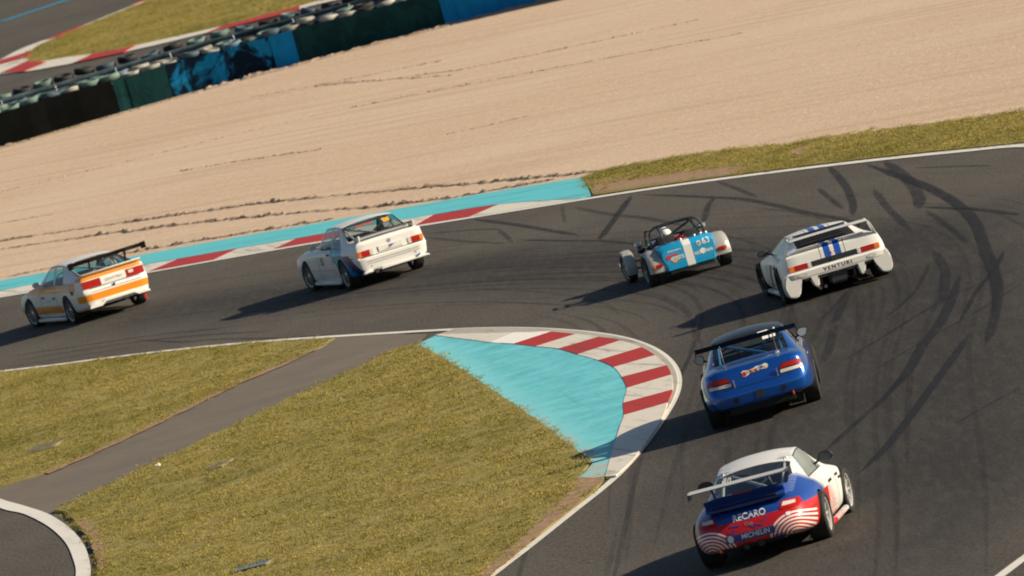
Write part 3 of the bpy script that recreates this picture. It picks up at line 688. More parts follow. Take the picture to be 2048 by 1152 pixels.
def put(s, back, z, k, tilt=0.10):
    p, a = wall_pt(s, back)
    o = bpy.data.objects.new('tyre', TM[k]); COL.objects.link(o); o.parent = barrier
    o.location = (p.x, p.y, z); o.rotation_euler = (random.gauss(0, tilt), random.gauss(0, tilt), random.uniform(0, 6))
for row, back in enumerate((0.38, 0.98)):
    s = S0 + row * 0.3
    while s < S1:
        zt = HB + 0.01 + random.uniform(-0.06, 0.06) + row * 0.05
        put(s, back + random.uniform(-.05, .05), zt, random.choices((0, 1, 2, 3, 4), (3, 5, 2, 2, 1))[0])
        if row == 0: put(s, back, zt - 0.23, random.choice((1, 3)), 0.04)
        p, a = wall_pt(s, back)
        lathe(bm, [(-0.02, .27), (0.0, .3), (.18, .3), (.2, .27), (.22, .3), (.4, .3), (.42, .27), (.44, .3), (.66, .29)], 'z', 10, (p.x, p.y, 0))
        s += 0.61
s = S0
while s < S1:
    zt = 1.30 + random.uniform(-0.06, 0.07)
    put(s, 2.75 + random.uniform(-.06, .06), zt, random.choices((0, 3, 2), (2, 6, 3))[0])
    p, a = wall_pt(s, 2.75); lathe(bm, [(-0.02, .27), (0.0, .3), (.4, .3), (.42, .27), (.44, .3), (.84, .3), (.86, .27), (.88, .3), (1.18, .29)], 'z', 10, (p.x, p.y, 0))
    s += 0.61
st = finish(bm, 'tyre_stack', MT['rubber'], barrier); st['kind'] = 'stuff'
# steel rail and pins behind the front tyres
rail = empty('guard_rail', (-4.2, 131.5, 0)); tag(rail, 'grey steel guard rail between the two rows of barrier tyres', 'guard rail')
prof = [(0, .0), (.04, .05), (.04, .11), (0, .155), (.04, .20), (.04, .26), (0, .31)]
v = []; f = []; ss = np.arange(S0, S1, 0.5)
for lvl in (0.62, 0.98):
    b0 = len(v)
    for s in ss:
        for d, h in prof: p = wall_pt(s, 1.75 - d)[0]; v.append((p.x, p.y, lvl + h))
    k = len(prof)
    for i in range(len(ss) - 1):
        for j in range(k - 1): f.append((b0 + i * k + j, b0 + (i + 1) * k + j, b0 + (i + 1) * k + j + 1, b0 + i * k + j + 1))
link('beam', mesh_from('beam', v, f), MT['steel'], rail)
pin = bmesh.new(); tube(pin, [(0, 0, 0), (0, 0, 1.26)], 0.018, 6); pin_me = bm_mesh('pin', pin); pin_me.materials.append(simple('pale_pin_steel', (0.6, 0.6, 0.56), 0.5))
pst = bmesh.new(); box(pst, (0, 0, 0.62), (0.1, 0.12, 1.26)); pst_me = bm_mesh('post', pst); pst_me.materials.append(MT['steel'])
s = S0 + 0.6
while s < S1:
    p, a = wall_pt(s, 1.36); o = bpy.data.objects.new('pin', pin_me); COL.objects.link(o); o.parent = barrier; o.location = p; o.rotation_euler = (0, random.gauss(0, .04), a)
    p, a = wall_pt(s, 1.83); o = bpy.data.objects.new('post', pst_me); COL.objects.link(o); o.parent = rail; o.location = p; o.rotation_euler = (0, 0, a)
    s += 1.7

# ------------------------------------------------------------------ small things on the grass
MT['concrete'] = simple('concrete', (0.22, 0.19, 0.12), 0.95, var=0.3, scale=4, spec=0.1); MT['cover_iron'] = simple('cast_iron', (0.17, 0.155, 0.11), 0.95, var=0.3, scale=5, spec=0.1)
def cover(loc, w, d, rz, label, zz=0.02):
    t = empty('drain_cover', (*loc, zz), rz); tag(t, label, 'drain cover')
    bm = bmesh.new(); box(bm, (0, 0, 0.004), (w, d, 0.05)); bevel_all(bm, 0.012); finish(bm, 'frame', MT['concrete'], t, False)
    bm = bmesh.new(); box(bm, (0, 0, 0.028), (w * .82, d * .84, 0.012)); bevel_all(bm, 0.004); finish(bm, 'lid', MT['cover_iron'], t, False)
cover(LAY['misc']['cover_a'], 0.62, 1.15, R(-8), 'pale flat drain cover in the grass left of the service road')
cover(LAY['misc']['cover_b'], 0.34, 0.9, R(-14), 'small grey drain cover half sunk in the grass inside the bend', 0.04)
gx, gy = LAY['misc']['grate']
gr = empty('drain_grate', (gx, gy, 0.05), R(-12)); tag(gr, 'slotted metal drain grate at the bottom edge of the grass', 'drain grate')
bm = bmesh.new()
for sx in (-1, 1): box(bm, (sx * 0.28, 0, 0.0), (0.03, 0.6, 0.05)); box(bm, (0, sx * 0.285, 0.0), (0.53, 0.03, 0.05))
finish(bm, 'frame', MT['cover_iron'], gr, False); bm = bmesh.new(); box(bm, (0, 0, -.012), (.53, .54, .012)); finish(bm, 'sump', MT['belt_black'], gr, False)
bm = bmesh.new(); box(bm, (0, 0, 0), (0.028, 0.54, 0.03)); bevel_all(bm, 0.006); sl = bm_mesh('slat', bm); sl.materials.append(MT['steel'])
for k in range(9):
    o = bpy.data.objects.new('slat', sl); COL.objects.link(o); o.parent = gr; o.location = (-0.236 + k * 0.059, 0, 0.012)
bm = bmesh.new(); bmesh.ops.create_icosphere(bm, subdivisions=2, radius=0.05)
for v_ in bm.verts: v_.co *= random.uniform(0.65, 1.15); v_.co.z *= 0.7
li = finish(bm, 'crumpled_paper', simple('white_paper', (0.75, 0.72, 0.66), 0.8), None, False); li.location = (*LAY['misc']['litter'], 0.08)
tag(li, 'small crumpled white paper lying on grass beside the service road', 'litter')
# ------------------------------------------------------------------ car materials
MT['black'] = simple('black_trim', (0.010, 0.010, 0.011), 0.45)
MT['wing_black'] = simple('satin_black_wing', (0.006, 0.006, 0.007), 0.6, spec=0.2)
MT['matt_black'] = simple('matt_black_underside', (0.006, 0.006, 0.007), 0.9)
MT['carbon'] = simple('dark_carbon', (0.014, 0.014, 0.016), 0.35, coat=0.4)
MT['tyre'] = simple('race_tyre', (0.014, 0.014, 0.015), 0.8, var=0.25, scale=9)
MT['silver_rim'] = simple('silver_wheel', (0.42, 0.45, 0.48), 0.32, 0.75)
MT['white_rim'] = simple('pale_wheel', (0.62, 0.62, 0.60), 0.35, 0.3)
MT['dark_rim'] = simple('dark_wheel', (0.06, 0.06, 0.065), 0.4, 0.5)
MT['chrome'] = simple('bright_metal', (0.62, 0.62, 0.60), 0.2, 1.0)
MT['alu'] = simple('brushed_aluminium', (0.46, 0.46, 0.45), 0.38, 0.7)
MT['cage_white'] = simple('white_cage_paint', (0.62, 0.62, 0.60), 0.4)
MT['cage_blue'] = simple('blue_cage_paint', (0.05, 0.22, 0.5), 0.4)
MT['seat'] = simple('black_seat_cloth', (0.014, 0.014, 0.016), 0.9)
MT['red_cloth'] = simple('red_cloth', (0.42, 0.015, 0.012), 0.8)
MT['tan'] = simple('pale_interior', (0.30, 0.30, 0.28), 0.8)
MT['white_print'] = simple('white_print', (0.78, 0.77, 0.73), 0.4)
MT['black_print'] = simple('black_print', (0.015, 0.015, 0.016), 0.4)
MT['orange_print'] = simple('orange_print', (0.85, 0.33, 0.02), 0.4)
MT['red_print'] = simple('red_print', (0.55, 0.03, 0.02), 0.4)
MT['blue_print'] = simple('blue_print', (0.02, 0.22, 0.62), 0.4)
MT['pale_blue_print'] = simple('pale_blue_print', (0.25, 0.60, 0.75), 0.4)
MT['yellow_print'] = simple('yellow_print', (0.85, 0.52, 0.05), 0.4)
MT['mirror'] = simple('mirror_glass', (0.58, 0.63, 0.62), 0.15, 0.2)
def lamp(name, a, b, lo, hi, axis='x', glow=0.0):
    m = Mat(name); t = m.x.abs() if axis == 'x' else m.z
    rib = (m.z * 60).frac()
    c = m.mix(t.smooth(lo, hi), a, b); c = m.mix((rib > 0.8) * 0.35, c, (0.08, 0.01, 0.01))
    m.set(Base_Color=c, Roughness=0.3); m.b.inputs['Specular IOR Level'].default_value = 0.3; return m.m
MT['lamp_red'] = lamp('red_lamp', (0.36, 0.008, 0.004), (0.40, 0.014, 0.006), 0, 1)
MT['lamp_amber'] = simple('amber_lamp', (0.72, 0.17, 0.01), 0.25, coat=0.5)
MT['lamp_clear'] = simple('clear_lamp', (0.62, 0.56, 0.52), 0.25, coat=0.5)
def glass(name, tint, refl=1.0):
    m = Mat(name); nt = m.nt
    t = nt.nodes.new('ShaderNodeBsdfTransparent'); t.inputs[0].default_value = rgb(tint)
    g = nt.nodes.new('ShaderNodeBsdfGlossy'); g.inputs['Roughness'].default_value = 0.03; g.inputs['Color'].default_value = (0.9, 0.92, 0.95, 1)
    fr = nt.nodes.new('ShaderNodeLayerWeight'); fr.inputs[0].default_value = 0.5; fz = V(nt, fr.outputs['Facing']).op('POWER', 5.0) * 0.96 + 0.04
    mx = nt.nodes.new('ShaderNodeMixShader'); nt.links.new((fz * refl).mn(1.0).k, mx.inputs[0]); nt.links.new(t.outputs[0], mx.inputs[1]); nt.links.new(g.outputs[0], mx.inputs[2])
    nt.links.new(mx.outputs[0], nt.nodes['Material Output'].inputs[0]); return m.m
MT['mirror_dark'] = simple('mirror_glass_dark_reflection', (0.05, 0.055, 0.06), 0.15)  # dark reflection put into the colour of the mirror glass
MT['glass'] = glass('car_glass', (0.74, 0.80, 0.78)); MT['glass_dark'] = glass('tinted_car_glass', (0.30, 0.38, 0.42))
MT['perspex'] = glass('plastic_window', (0.70, 0.76, 0.74), 1.3)

def sky_sheen():  # sky reflection on the plastic pane, put into a pale half-clear base colour
    m = Mat('sky_sheen_plastic_window'); m.set(Base_Color=(0.42, 0.47, 0.45), Roughness=0.25); m.alpha_mix(V(m.nt, m.noise(1.5, 3).k) * 0.3 + 0.34); return m.m
MT['sky_sheen'] = sky_sheen()
def paint(name, fn, rough=0.36, coat=0.35, metal=0.0):
    m = Mat(name); d = m.noise(1.6, 5, 0.65)
    c = fn(m)
    c = m.mix(m.z.smooth(0.42, 0.12) * d.smooth(0.35, 0.7) * 0.30, c, (0.10, 0.085, 0.07))     # road film thrown up on the sills
    m.set(Base_Color=c, Roughness=rough, Coat_Weight=coat, Coat_Roughness=0.06, Metallic=metal); return m.m
WHITE = (0.76, 0.75, 0.71)
def bmw_l(m):
    t = m.y - (m.z - 0.85) * 1.15; side = m.x.abs() > 0.66
    c = m.mix(side * t.between(0.05, 0.80), WHITE, (0.01, 0.42, 0.56)); c = m.mix(side * t.between(-0.02, 0.40), c, (0.004, 0.18, 0.46))
    return m.mix(side * t.between(-0.36, -0.02) * (m.z < 0.70), c, (0.006, 0.018, 0.13))
def audi_l(m):
    OR = (0.80, 0.27, 0.012); rear = m.y < -0.62; side = m.y > -0.62
    a = rear * m.z.between(0.885, 0.965) + rear * m.z.between(0.425, 0.575) + side * m.z.between(0.715, 0.895) * (m.y < 2.6) + side * m.z.between(0.27, 0.42) * (m.y > 0.4)
    return m.mix(a.mn(1.0), WHITE, OR)
def ven_l(m):
    ax = m.x.abs(); top = (m.z > 0.60).mx(0.0)
    c = m.mix(top * ax.between(0.035, 0.15), WHITE, (0.008, 0.085, 0.44)); c = m.mix(top * ax.between(0.212, 0.224), c, (0.03, 0.03, 0.04))
    return m.mix((m.x < -0.70) * (m.y - (m.z - 0.4) * -0.9).between(1.16, 1.42) * (m.z < 0.62) * (m.z > 0.2), c, (0.02, 0.03, 0.06))
def sub_l(m): return (0.001, 0.085, 0.42)
def por_l(m):
    red = (0.46, 0.008, 0.010); blue = (0.012, 0.055, 0.28); pale = (0.70, 0.70, 0.68)
    g = (m.y + (m.z - 0.6) * -0.6)
    c = m.mix((m.y * 0.8 + (m.z - 0.75) * 1.1).smooth(0.18, 0.5), blue, pale)
    c = m.mix((m.z > 0.96).mx(0.0), c, pale)
    flank = m.x.abs().smooth(0.70, 0.80)
    low = m.z + m.y * 0.03 - m.x.abs() * 0.03
    c = m.mix((low < 0.595) * (m.y + m.z * 0.9).smooth(1.9, 1.5), c, red)
    # wavy white lines on roof edges and rear quarters
    dx = m.x.abs() - 0.60; dz = m.z - 0.26
    r = (dx * dx + dz * dz * 1.3).sqrt()
    arcs = ((r / 0.052).frac() > 0.5) * (r < 0.37) * (m.y < -0.45) * (m.z < 0.62)
    c = m.mix(arcs, c, (0.74, 0.72, 0.69))
    dy = m.y - 1.45; dz2 = m.z - 0.18; r2 = (dy * dy + dz2 * dz2).sqrt()
    a2 = ((r2 / 0.075).frac() > 0.45) * (r2 < 0.62) * (m.x.abs() > 0.72) * (m.y > 0.4)
    c = m.mix(a2, c, (0.74, 0.72, 0.69))
    c = m.mix((m.x.abs() > 0.5) * (m.y + m.z * 0.5).between(2.62, 2.84) * (m.z > 0.45), c, (0.02, 0.20, 0.42))
    w = (m.y * 9 + m.z * 14 + m.x * 2).frac()
    return m.mix((w > 0.62) * m.x.abs().between(0.34, 0.62) * m.z.between(0.80, 1.2) * (m.y < 0.72) * 0.6, c, (0.30, 0.36, 0.48))
MT['p_bmw'] = paint('white_and_blue_livery', bmw_l); MT['p_audi'] = paint('white_and_orange_livery', audi_l)
MT['p_ven'] = paint('white_blue_stripe_livery', ven_l); MT['p_sub'] = paint('metallic_blue_paint', sub_l, 0.26, 1.0, 0.5); MT['p_por'] = paint('blue_red_white_livery', por_l)
MT['p_white'] = simple('white_car_paint', WHITE, 0.32, coat=0.6)

# ------------------------------------------------------------------ car body builder
TAGS = ['body', 'underside', 'wheel_well', 'rear_window', 'windscreen', 'quarter_window', 'quarter_window.R', 'door_window', 'door_window.R', 'roof', 'boot_lid', 'bonnet', 'door', 'door.R', 'seal', 'engine_grille']
TI = {t: i for i, t in enumerate(TAGS)}
TAGM = [bpy.data.materials.new('tag_' + t) for t in TAGS]
class Car:
    def __init__(s, name, x, y, yaw, label, z=0.0, group=None):
        s.root = empty(name, (x, y - 170.0, z), R(yaw)); tag(s.root, label, 'race car', group or 'race cars running through the bend')
        s.bvh = None
    def body(s, low, st, tags, mats, wheels, arch_r, tail_low=None, nose_low=None, crease_lines={}, tail_crease=0.6, seal=0.018, lean=0.0):
        """low: table of lower section by y; st: stations rear to front of upper section"""
        lt = np.array(low); ys = lt[:, 0]
        L = lambda y, k: float(np.interp(y, ys, lt[:, k]))
        rings = []
        for i, q in enumerate(st):
            y5, x5, z5, y6, x6, z6 = q[:6]; y7, z7, y8, z8 = q[6:10] if len(q) >= 10 else (y6, q[6], y6, q[7])
            zb, xb, xs, zs, xm, zm, xh, zh = (L(y5, k) for k in range(1, 9))
            yl = [y5] * 5
            pts = [(0, zb - .012), (xb, zb), (xs, zs), (xm, zm), (xh, zh)]
            if i == 0 and tail_low: pts, yl = [(0, tail_low[0][1] - .012)] + [p[:2] for p in tail_low], [tail_low[0][2]] + [p[2] for p in tail_low]
            if i == len(st) - 1 and nose_low: pts, yl = [(0, nose_low[0][1] - .012)] + [p[:2] for p in nose_low], [nose_low[0][2]] + [p[2] for p in nose_low]
            ring = [(p[0], yl[k], p[1]) for k, p in enumerate(pts)] + [(x5, y5, z5), (x6, y6, z6), (x6 * 0.54, y7, z7), (0, y8, z8)]
            rings.append(ring)
        bm = bmesh.new(); VR = []; VL = []
        cl = bm.edges.layers.float.new('crease_edge'); cv = bm.verts.layers.float.new('crease_vert')
        for ring in rings:
            r = [bm.verts.new(p) for p in ring]; l = [v if abs(p[0]) < 1e-6 else bm.verts.new((-p[0], p[1], p[2])) for v, p in zip(r, ring)]
            VR.append(r); VL.append(l)
        def face(vs, t):
            u = []
            for v in vs:
                if v not in u: u.append(v)
            f = bm.faces.new(u); f.material_index = TI[t]; return f
        n = len(st)
        for i in range(n - 1):
            for b in range(8):
                t = tags.get((i, b), 'underside' if b == 0 else 'body')
                tr = t + '.R' if t + '.R' in TI else t
                face((VR[i][b], VR[i + 1][b], VR[i + 1][b + 1], VR[i][b + 1]), tr)
                face((VL[i][b], VL[i][b + 1], VL[i + 1][b + 1], VL[i + 1][b]), t)
        for ring, lring, fl in ((VR[0], VL[0], 1), (VR[-1], VL[-1], -1)):
            for b in range(8):
                vs = (ring[b], ring[b + 1], lring[b + 1], lring[b]); face(vs[::fl], 'body')
        def crease(a, b, val):
            e = bm.edges.get((a, b))
            if e: e[cl] = max(e[cl], val)
        for k, val in crease_lines.items():
            for i in range(n - 1): crease(VR[i][k], VR[i + 1][k], val); crease(VL[i][k], VL[i + 1][k], val)
        for b in range(8):
            crease(VR[0][b], VR[0][b + 1], tail_crease); crease(VL[0][b], VL[0][b + 1], tail_crease)
        for k in range(1, 8): crease(VR[0][k], VL[0][k], max(0.55, tail_crease))
        gt = {TI[t] for t in TAGS if 'window' in t or t in ('windscreen', 'engine_grille')}
        for e in bm.edges:
            if len(e.link_faces) == 2:
                a, b = (f.material_index for f in e.link_faces)
                if a != b and (a in gt or b in gt): e[cl] = max(e[cl], 0.8)
        for t in gt:
            fs = [f for f in bm.faces if f.material_index == t]
            for v in {v for f in fs for v in f.verts}:
                k = sum(1 for f in v.link_faces if f.material_index == t)
                if k == 1: v[cv] = 0.72
        bmesh.ops.recalc_face_normals(bm, faces=bm.faces[:])
        me = bm_mesh('cage', bm)
        for m in TAGM: me.materials.append(m)
        ob = bpy.data.objects.new('cage', me); COL.objects.link(ob)
        sb = ob.modifiers.new('s', 'SUBSURF'); sb.levels = 3; sb.render_levels = 3
        cb = bmesh.new()
        for (wy, wz, wx) in wheels:
            for sx in (-1, 1):
                rr = bmesh.ops.create_cone(cb, cap_ends=True, segments=40, radius1=arch_r, radius2=arch_r, depth=0.8, matrix=Matrix.Translation((sx * (wx + 0.4), wy, wz)) @ Matrix.Rotation(R(90), 4, 'Y'))
        for f in cb.faces: f.material_index = TI['wheel_well']
        cm = bm_mesh('cutter', cb)
        for m in TAGM: cm.materials.append(m)
        cut = bpy.data.objects.new('cutter', cm); COL.objects.link(cut)
        bo = ob.modifiers.new('b', 'BOOLEAN'); bo.operation = 'DIFFERENCE'; bo.object = cut; bo.solver = 'EXACT'
        bpy.context.view_layer.update()
        dg = bpy.context.evaluated_depsgraph_get(); ev = ob.evaluated_get(dg); em = bpy.data.meshes.new_from_object(ev)
        bpy.data.objects.remove(ob); bpy.data.objects.remove(cut)
        bm = bmesh.new(); bm.from_mesh(em); bm.faces.ensure_lookup_table()
        s.bvh = BVHTree.FromBMesh(bm)
        for t in TAGS:
            if 'window' in t or t in ('windscreen',):
                fs = [f for f in bm.faces if f.material_index == TI[t]]
                if fs and seal:
                    r = bmesh.ops.inset_region(bm, faces=fs, thickness=seal, use_even_offset=False)
                    for f in r['faces']: f.material_index = TI['seal']
        for f in bm.faces: f.smooth = True
        for e in bm.edges:
            if len(e.link_faces) == 2 and (e.calc_face_angle(0) > R(32) or e.link_faces[0].material_index != e.link_faces[1].material_index and e.calc_face_angle(0) > R(12)): e.smooth = False
        bm.normal_update()
        full = bm
        used = sorted({f.material_index for f in full.faces})
        for ti in used:
            part = full.copy()
            bmesh.ops.delete(part, geom=[f for f in part.faces if f.material_index != ti], context='FACES')
            t = TAGS[ti]; nm = {'wheel_well': 'wheel_arch_liner', 'seal': 'window_seal'}.get(t, t.split('.')[0])
            for f in part.faces: f.material_index = 0
            mt = mats.get(t.split('.')[0], mats['body'])
            pm = bm_mesh(nm, part); pm.materials.clear(); link(nm, pm, mt, s.root)
        full.free()
        return s
    def hit(s, o, d):
        h = s.bvh.ray_cast(Vector(o), Vector(d)); return (h[0], h[1]) if h[0] is not None else (None, None)
    def project(s, me_or_bm, view, off, depth=None):
        """lay a flat (u, v) drawing on the body seen from 'rear', 'left', 'right' or 'top'"""
        bm = me_or_bm
        D = {'rear': Vector((0, 1, 0)), 'left': Vector((1, 0, 0)), 'right': Vector((-1, 0, 0)), 'top': Vector((0, 0, -1))}[view]
        last = None; bad = []
        for v in bm.verts:
            u, w = v.co.x, v.co.y
            o = {'rear': (u, -4, w), 'left': (-3, -u, w), 'right': (3, u, w), 'top': (u, w, 3)}[view]
            p, nn = s.hit(o, D)
            if p is None: bad.append(v); continue
            v.co = p - D * off; last = v.co.copy()
        for v in bad:
            if last is None: continue
            u, w = v.co.x, v.co.y
            v.co = {'rear': Vector((u, last.y, w)), 'left': Vector((last.x, -u, w)), 'right': Vector((last.x, u, w)), 'top': Vector((u, w, last.z))}[view]
        return D
    def decal(s, name, outline, view, mat, off=0.004, depth=0.0, cuts=2, parent=None):
        bm = bmesh.new(); vs = [bm.verts.new((p[0], p[1], 0)) for p in outline]
        bm.faces.new(vs); bmesh.ops.triangulate(bm, faces=bm.faces[:])
        for _ in range(cuts): bmesh.ops.subdivide_edges(bm, edges=bm.edges[:], cuts=1, use_grid_fill=True); 
        D = s.project(bm, view, off)
        if depth:
            be = [e for e in bm.edges if len(e.link_faces) == 1]
            r = bmesh.ops.extrude_edge_only(bm, edges=be)
            for v in [g for g in r['geom'] if isinstance(g, bmesh.types.BMVert)]: v.co += D * depth
        return finish(bm, name, mat, parent or s.root)
    def text(s, string, view, u, v, size, mat, name='lettering', off=0.004, xs=1.0, rot=0.0, shear=0.0, parent=None, spacing=1.0):
        cu_ = bpy.data.curves.new('t', 'FONT'); cu_.body = string; cu_.size = size; cu_.align_x = 'CENTER'; cu_.align_y = 'CENTER'; cu_.offset = size * 0.018; cu_.shear = shear; cu_.space_character = spacing
        to = bpy.data.objects.new('t', cu_); COL.objects.link(to); bpy.context.view_layer.update()
        tm = bpy.data.meshes.new_from_object(to.evaluated_get(bpy.context.evaluated_depsgraph_get())); bpy.data.objects.remove(to)
        bm = bmesh.new(); bm.from_mesh(tm); c, sn = math.cos(rot), math.sin(rot)
        for w in bm.verts: x, y = w.co.x * xs, w.co.y; w.co = (u + x * c - y * sn, v + x * sn + y * c, 0)
        s.project(bm, view, off)
        return finish(bm, name, mat, parent or s.root, False)
    def line(s, name, pts, view, w, mat, off=0.003):
        """thin seam drawn on the body"""
        P = np.array(crspline(pts, 5) if len(pts) > 2 else [tuple(np.array(pts[0]) + (np.array(pts[1]) - np.array(pts[0])) * t) for t in np.linspace(0, 1, 9)])
        A, B = offsets(P, w / 2), offsets(P, -w / 2); n = len(P)
        bm = bmesh.new(); va = [bm.verts.new((*a, 0)) for a in A]; vb = [bm.verts.new((*b, 0)) for b in B]
        for i in range(n - 1): bm.faces.new((va[i], va[i + 1], vb[i + 1], vb[i]))
        s.project(bm, view, off); return finish(bm, name, mat, s.root)
    def box(s, name, c, sz, mat, bev=0.008, rot=None, parent=None):
        bm = bmesh.new(); box(bm, c, sz, rot)
        if bev: bevel_all(bm, bev, 2)
        return finish(bm, name, mat, parent or s.root)
    def tubes(s, name, paths, r, mat, seg=8, parent=None):
        bm = bmesh.new()
        for p in paths: tube(bm, p, r, seg)
        return finish(bm, name, mat, parent or s.root)
    def prism(s, name, outline, x0, x1, mat, plane='yz', bev=0.004, parent=None):
        """outline in a plane, swept between two positions on the third axis"""
        f = (lambda a, b, t: (t, a, b)) if plane == 'yz' else ((lambda a, b, t: (a, t, b)) if plane == 'xz' else (lambda a, b, t: (a, b, t)))
        bm = bmesh.new(); A = [bm.verts.new(f(a, b, x0)) for a, b in outline]; B = [bm.verts.new(f(a, b, x1)) for a, b in outline]
        n = len(A); bm.faces.new(A); bm.faces.new(B[::-1])
        for i in range(n): bm.faces.new((A[i], B[i], B[(i + 1) % n], A[(i + 1) % n]))
        if bev: bevel_all(bm, bev, 2 if bev > .02 else 1)
        return finish(bm, name, mat, parent or s.root)
    def wheel(s, x, y, r, w, rr, rim, spokes=10, steer=0.0, camber=0.0):
        sx = 1 if x > 0 else -1
        e = empty('wheel', (x, y, r), 0, s.root); e.rotation_euler = (random.uniform(0, 6.28) * 0, camber * sx, steer)
        bm = bmesh.new(); h = w / 2
        lathe(bm, [(-h * .86, rr * .97), (-h, rr * 1.06), (-h * 1.0, rr + (r - rr) * .6), (-h * .86, r * .975), (-h * .6, r), (h * .6, r), (h * .86, r * .975), (h * 1.0, rr + (r - rr) * .6), (h, rr * 1.06), (h * .86, rr * .97)], 'x', 36)
        finish(bm, 'tyre', MT['tyre'], e)
        bm = bmesh.new(); q = sx
        lathe(bm, [(-q * h * .86, rr * .97), (-q * h * .8, rr * .93), (q * h * .55, rr * .90), (q * h * .84, rr * .93), (q * h * .88, rr * 1.0), (q * h * .8, rr * 1.0)], 'x', 36)
        for k in range(spokes):
            a0 = 2 * math.pi * k / spokes; ca, sa = math.cos(a0), math.sin(a0)
            m = Matrix.Translation((q * h * .55, ca * rr * .52, sa * rr * .52)) @ Matrix.Rotation(a0, 4, 'X') @ Matrix.Diagonal((0.03, rr * .88, rr * .62 / spokes * 2.4 * .6, 1))
            bmesh.ops.create_cube(bm, size=1, matrix=m)
        lathe(bm, [(q * h * .35, rr * .24), (q * h * .66, rr * .22), (q * h * .74, rr * .1), (q * h * .74, 0.001)], 'x', 16)
        finish(bm, 'rim', rim, e)
        bm = bmesh.new(); lathe(bm, [(0, rr * .2), (0, rr * .72), (0.02 * q, rr * .72), (0.02 * q, rr * .2)], 'x', 20); finish(bm, 'brake_disc', MT['alu'], e)
        bm = bmesh.new(); lathe(bm, [(-q * h * .5, 0.001), (-q * h * .5, rr * .9), ], 'x', 20); finish(bm, 'hub_shadow_plate', MT['matt_black'], e) if False else bm.free()
        return e
    def wing(s, x0, x1, y, z, chord, mat, ang=8, thick=0.025, plate=None, plate_mat=None, supports=(), sup_mat=None, name='rear_wing'):
        e = empty(name, (0, 0, 0), 0, s.root); a = R(ang)
        prof = [(0, 0), (.08, .45), (.3, .8), (.6, .55), (1, .05), (1, -.05), (.6, -.25), (.3, -.45), (.08, -.4)]
        ol = []
        for p, q in prof:
            dy, dz = (0.5 - p) * chord, q * thick; ol.append((y + dy * math.cos(a) - dz * math.sin(a), z - dy * math.sin(a) * 1 + dz * math.cos(a)))
        s.prism('blade', ol, x0, x1, mat, 'yz', 0.0, e)
        if plate:
            ph, pl = plate
            for px in (x0, x1):
                s.prism('end_plate', [(y + pl / 2, z - ph * .65), (y + pl / 2, z + ph * .2), (y - pl / 2, z + ph * .35), (y - pl / 2, z - ph * .5)], px - .006, px + .006, plate_mat or mat, 'yz', 0.002, e)
        for (sx, sy, sz) in supports:
            s.prism('support', [(sy + .09, sz), (y + .05, z - .004), (y - .03, z - .004), (sy - .05, sz)], sx - .008, sx + .008, sup_mat or mat, 'yz', 0.002, e)
        return e
    def mirror(s, x, y, z, mat, w=0.17, h=0.11, gl='mirror'):
        sx = 1 if x > 0 else -1
        bm = bmesh.new(); bmesh.ops.create_uvsphere(bm, u_segments=16, v_segments=10, radius=0.5)
        for v in bm.verts:
            v.co.x *= w; v.co.z *= h; v.co.y *= 0.16
            if v.co.y < 0: v.co.y *= 0.25
            v.co += Vector((x, y, z))
        m_ = finish(bm, 'mirror', mat, s.root)
        bm = bmesh.new(); vs = [bm.verts.new((x + w * .42 * math.cos(t), y - 0.024, z + h * .42 * math.sin(t))) for t in np.linspace(0, 2 * math.pi, 17)[:-1]]; bm.faces.new(vs)
        finish(bm, 'mirror_glass', MT[gl], m_)
        bm = bmesh.new(); tube(bm, [(x - sx * w * .3, y + .02, z - h * .2), (x - sx * (w * .5 + .07), y + .05, z - h * .55)], 0.016, 6); finish(bm, 'mirror_arm', mat, m_)
    def seat(s, x, y, z, mat):
        s.prism('seat', [(y - .12, z - .05), (y - .26, z + .42), (y - .30, z + .62), (y - .24, z + .63), (y - .16, z + .40), (y - .02, z + .08), (y + .34, z + .12), (y + .36, z + .02), (y + .1, z - .06)], x - .2, x + .2, mat, 'yz', 0.02)
    def interior(s, floor_z, y0, y1, hw, dash_y, dash_z, wheel_x, roof_z, hoop_y, cage_mat, hoop_w, seats=True, rear_stay=None, roof_w=None):
        s.box('floor_pan', (0, (y0 + y1) / 2, floor_z), (hw * 2, y1 - y0, .03), MT['matt_black'], 0)
        s.box('dashboard', (0, dash_y, dash_z), (hw * 1.75, .3, .12), MT['black'], 0.03)
        if seats:
            for sx in (-1, 1): s.seat(sx * .34, hoop_y + .42, floor_z + .12, MT['seat'])
        rw = roof_w or hoop_w * .74
        hoop = [(-hoop_w, hoop_y, floor_z), (-hoop_w, hoop_y, dash_z - .02), (-rw, hoop_y + .02, roof_z), (rw, hoop_y + .02, roof_z), (hoop_w, hoop_y, dash_z - .02), (hoop_w, hoop_y, floor_z)]
        bars = [hoop, [(-hoop_w, hoop_y, floor_z + .3), (rw, hoop_y, roof_z - .02)], [(-hoop_w, hoop_y, dash_z - .06), (hoop_w, hoop_y, dash_z - .06)]]
        if rear_stay:
            for sx in (-1, 1): bars.append([(sx * rw * .95, hoop_y, roof_z - .02), (sx * rear_stay[0], rear_stay[1], rear_stay[2])])
            bars.append([(-rw * .9, hoop_y, roof_z - .03), (rear_stay[0], rear_stay[1], rear_stay[2])])
        s.tubes('roll_cage', bars, 0.022, cage_mat)
        bm = bmesh.new(); ring = [(wheel_x + .17 * math.cos(t), dash_y - .30 - .05 * math.sin(t), dash_z + .02 + .17 * math.sin(t)) for t in np.linspace(0, 2 * math.pi, 19)[:-1]]
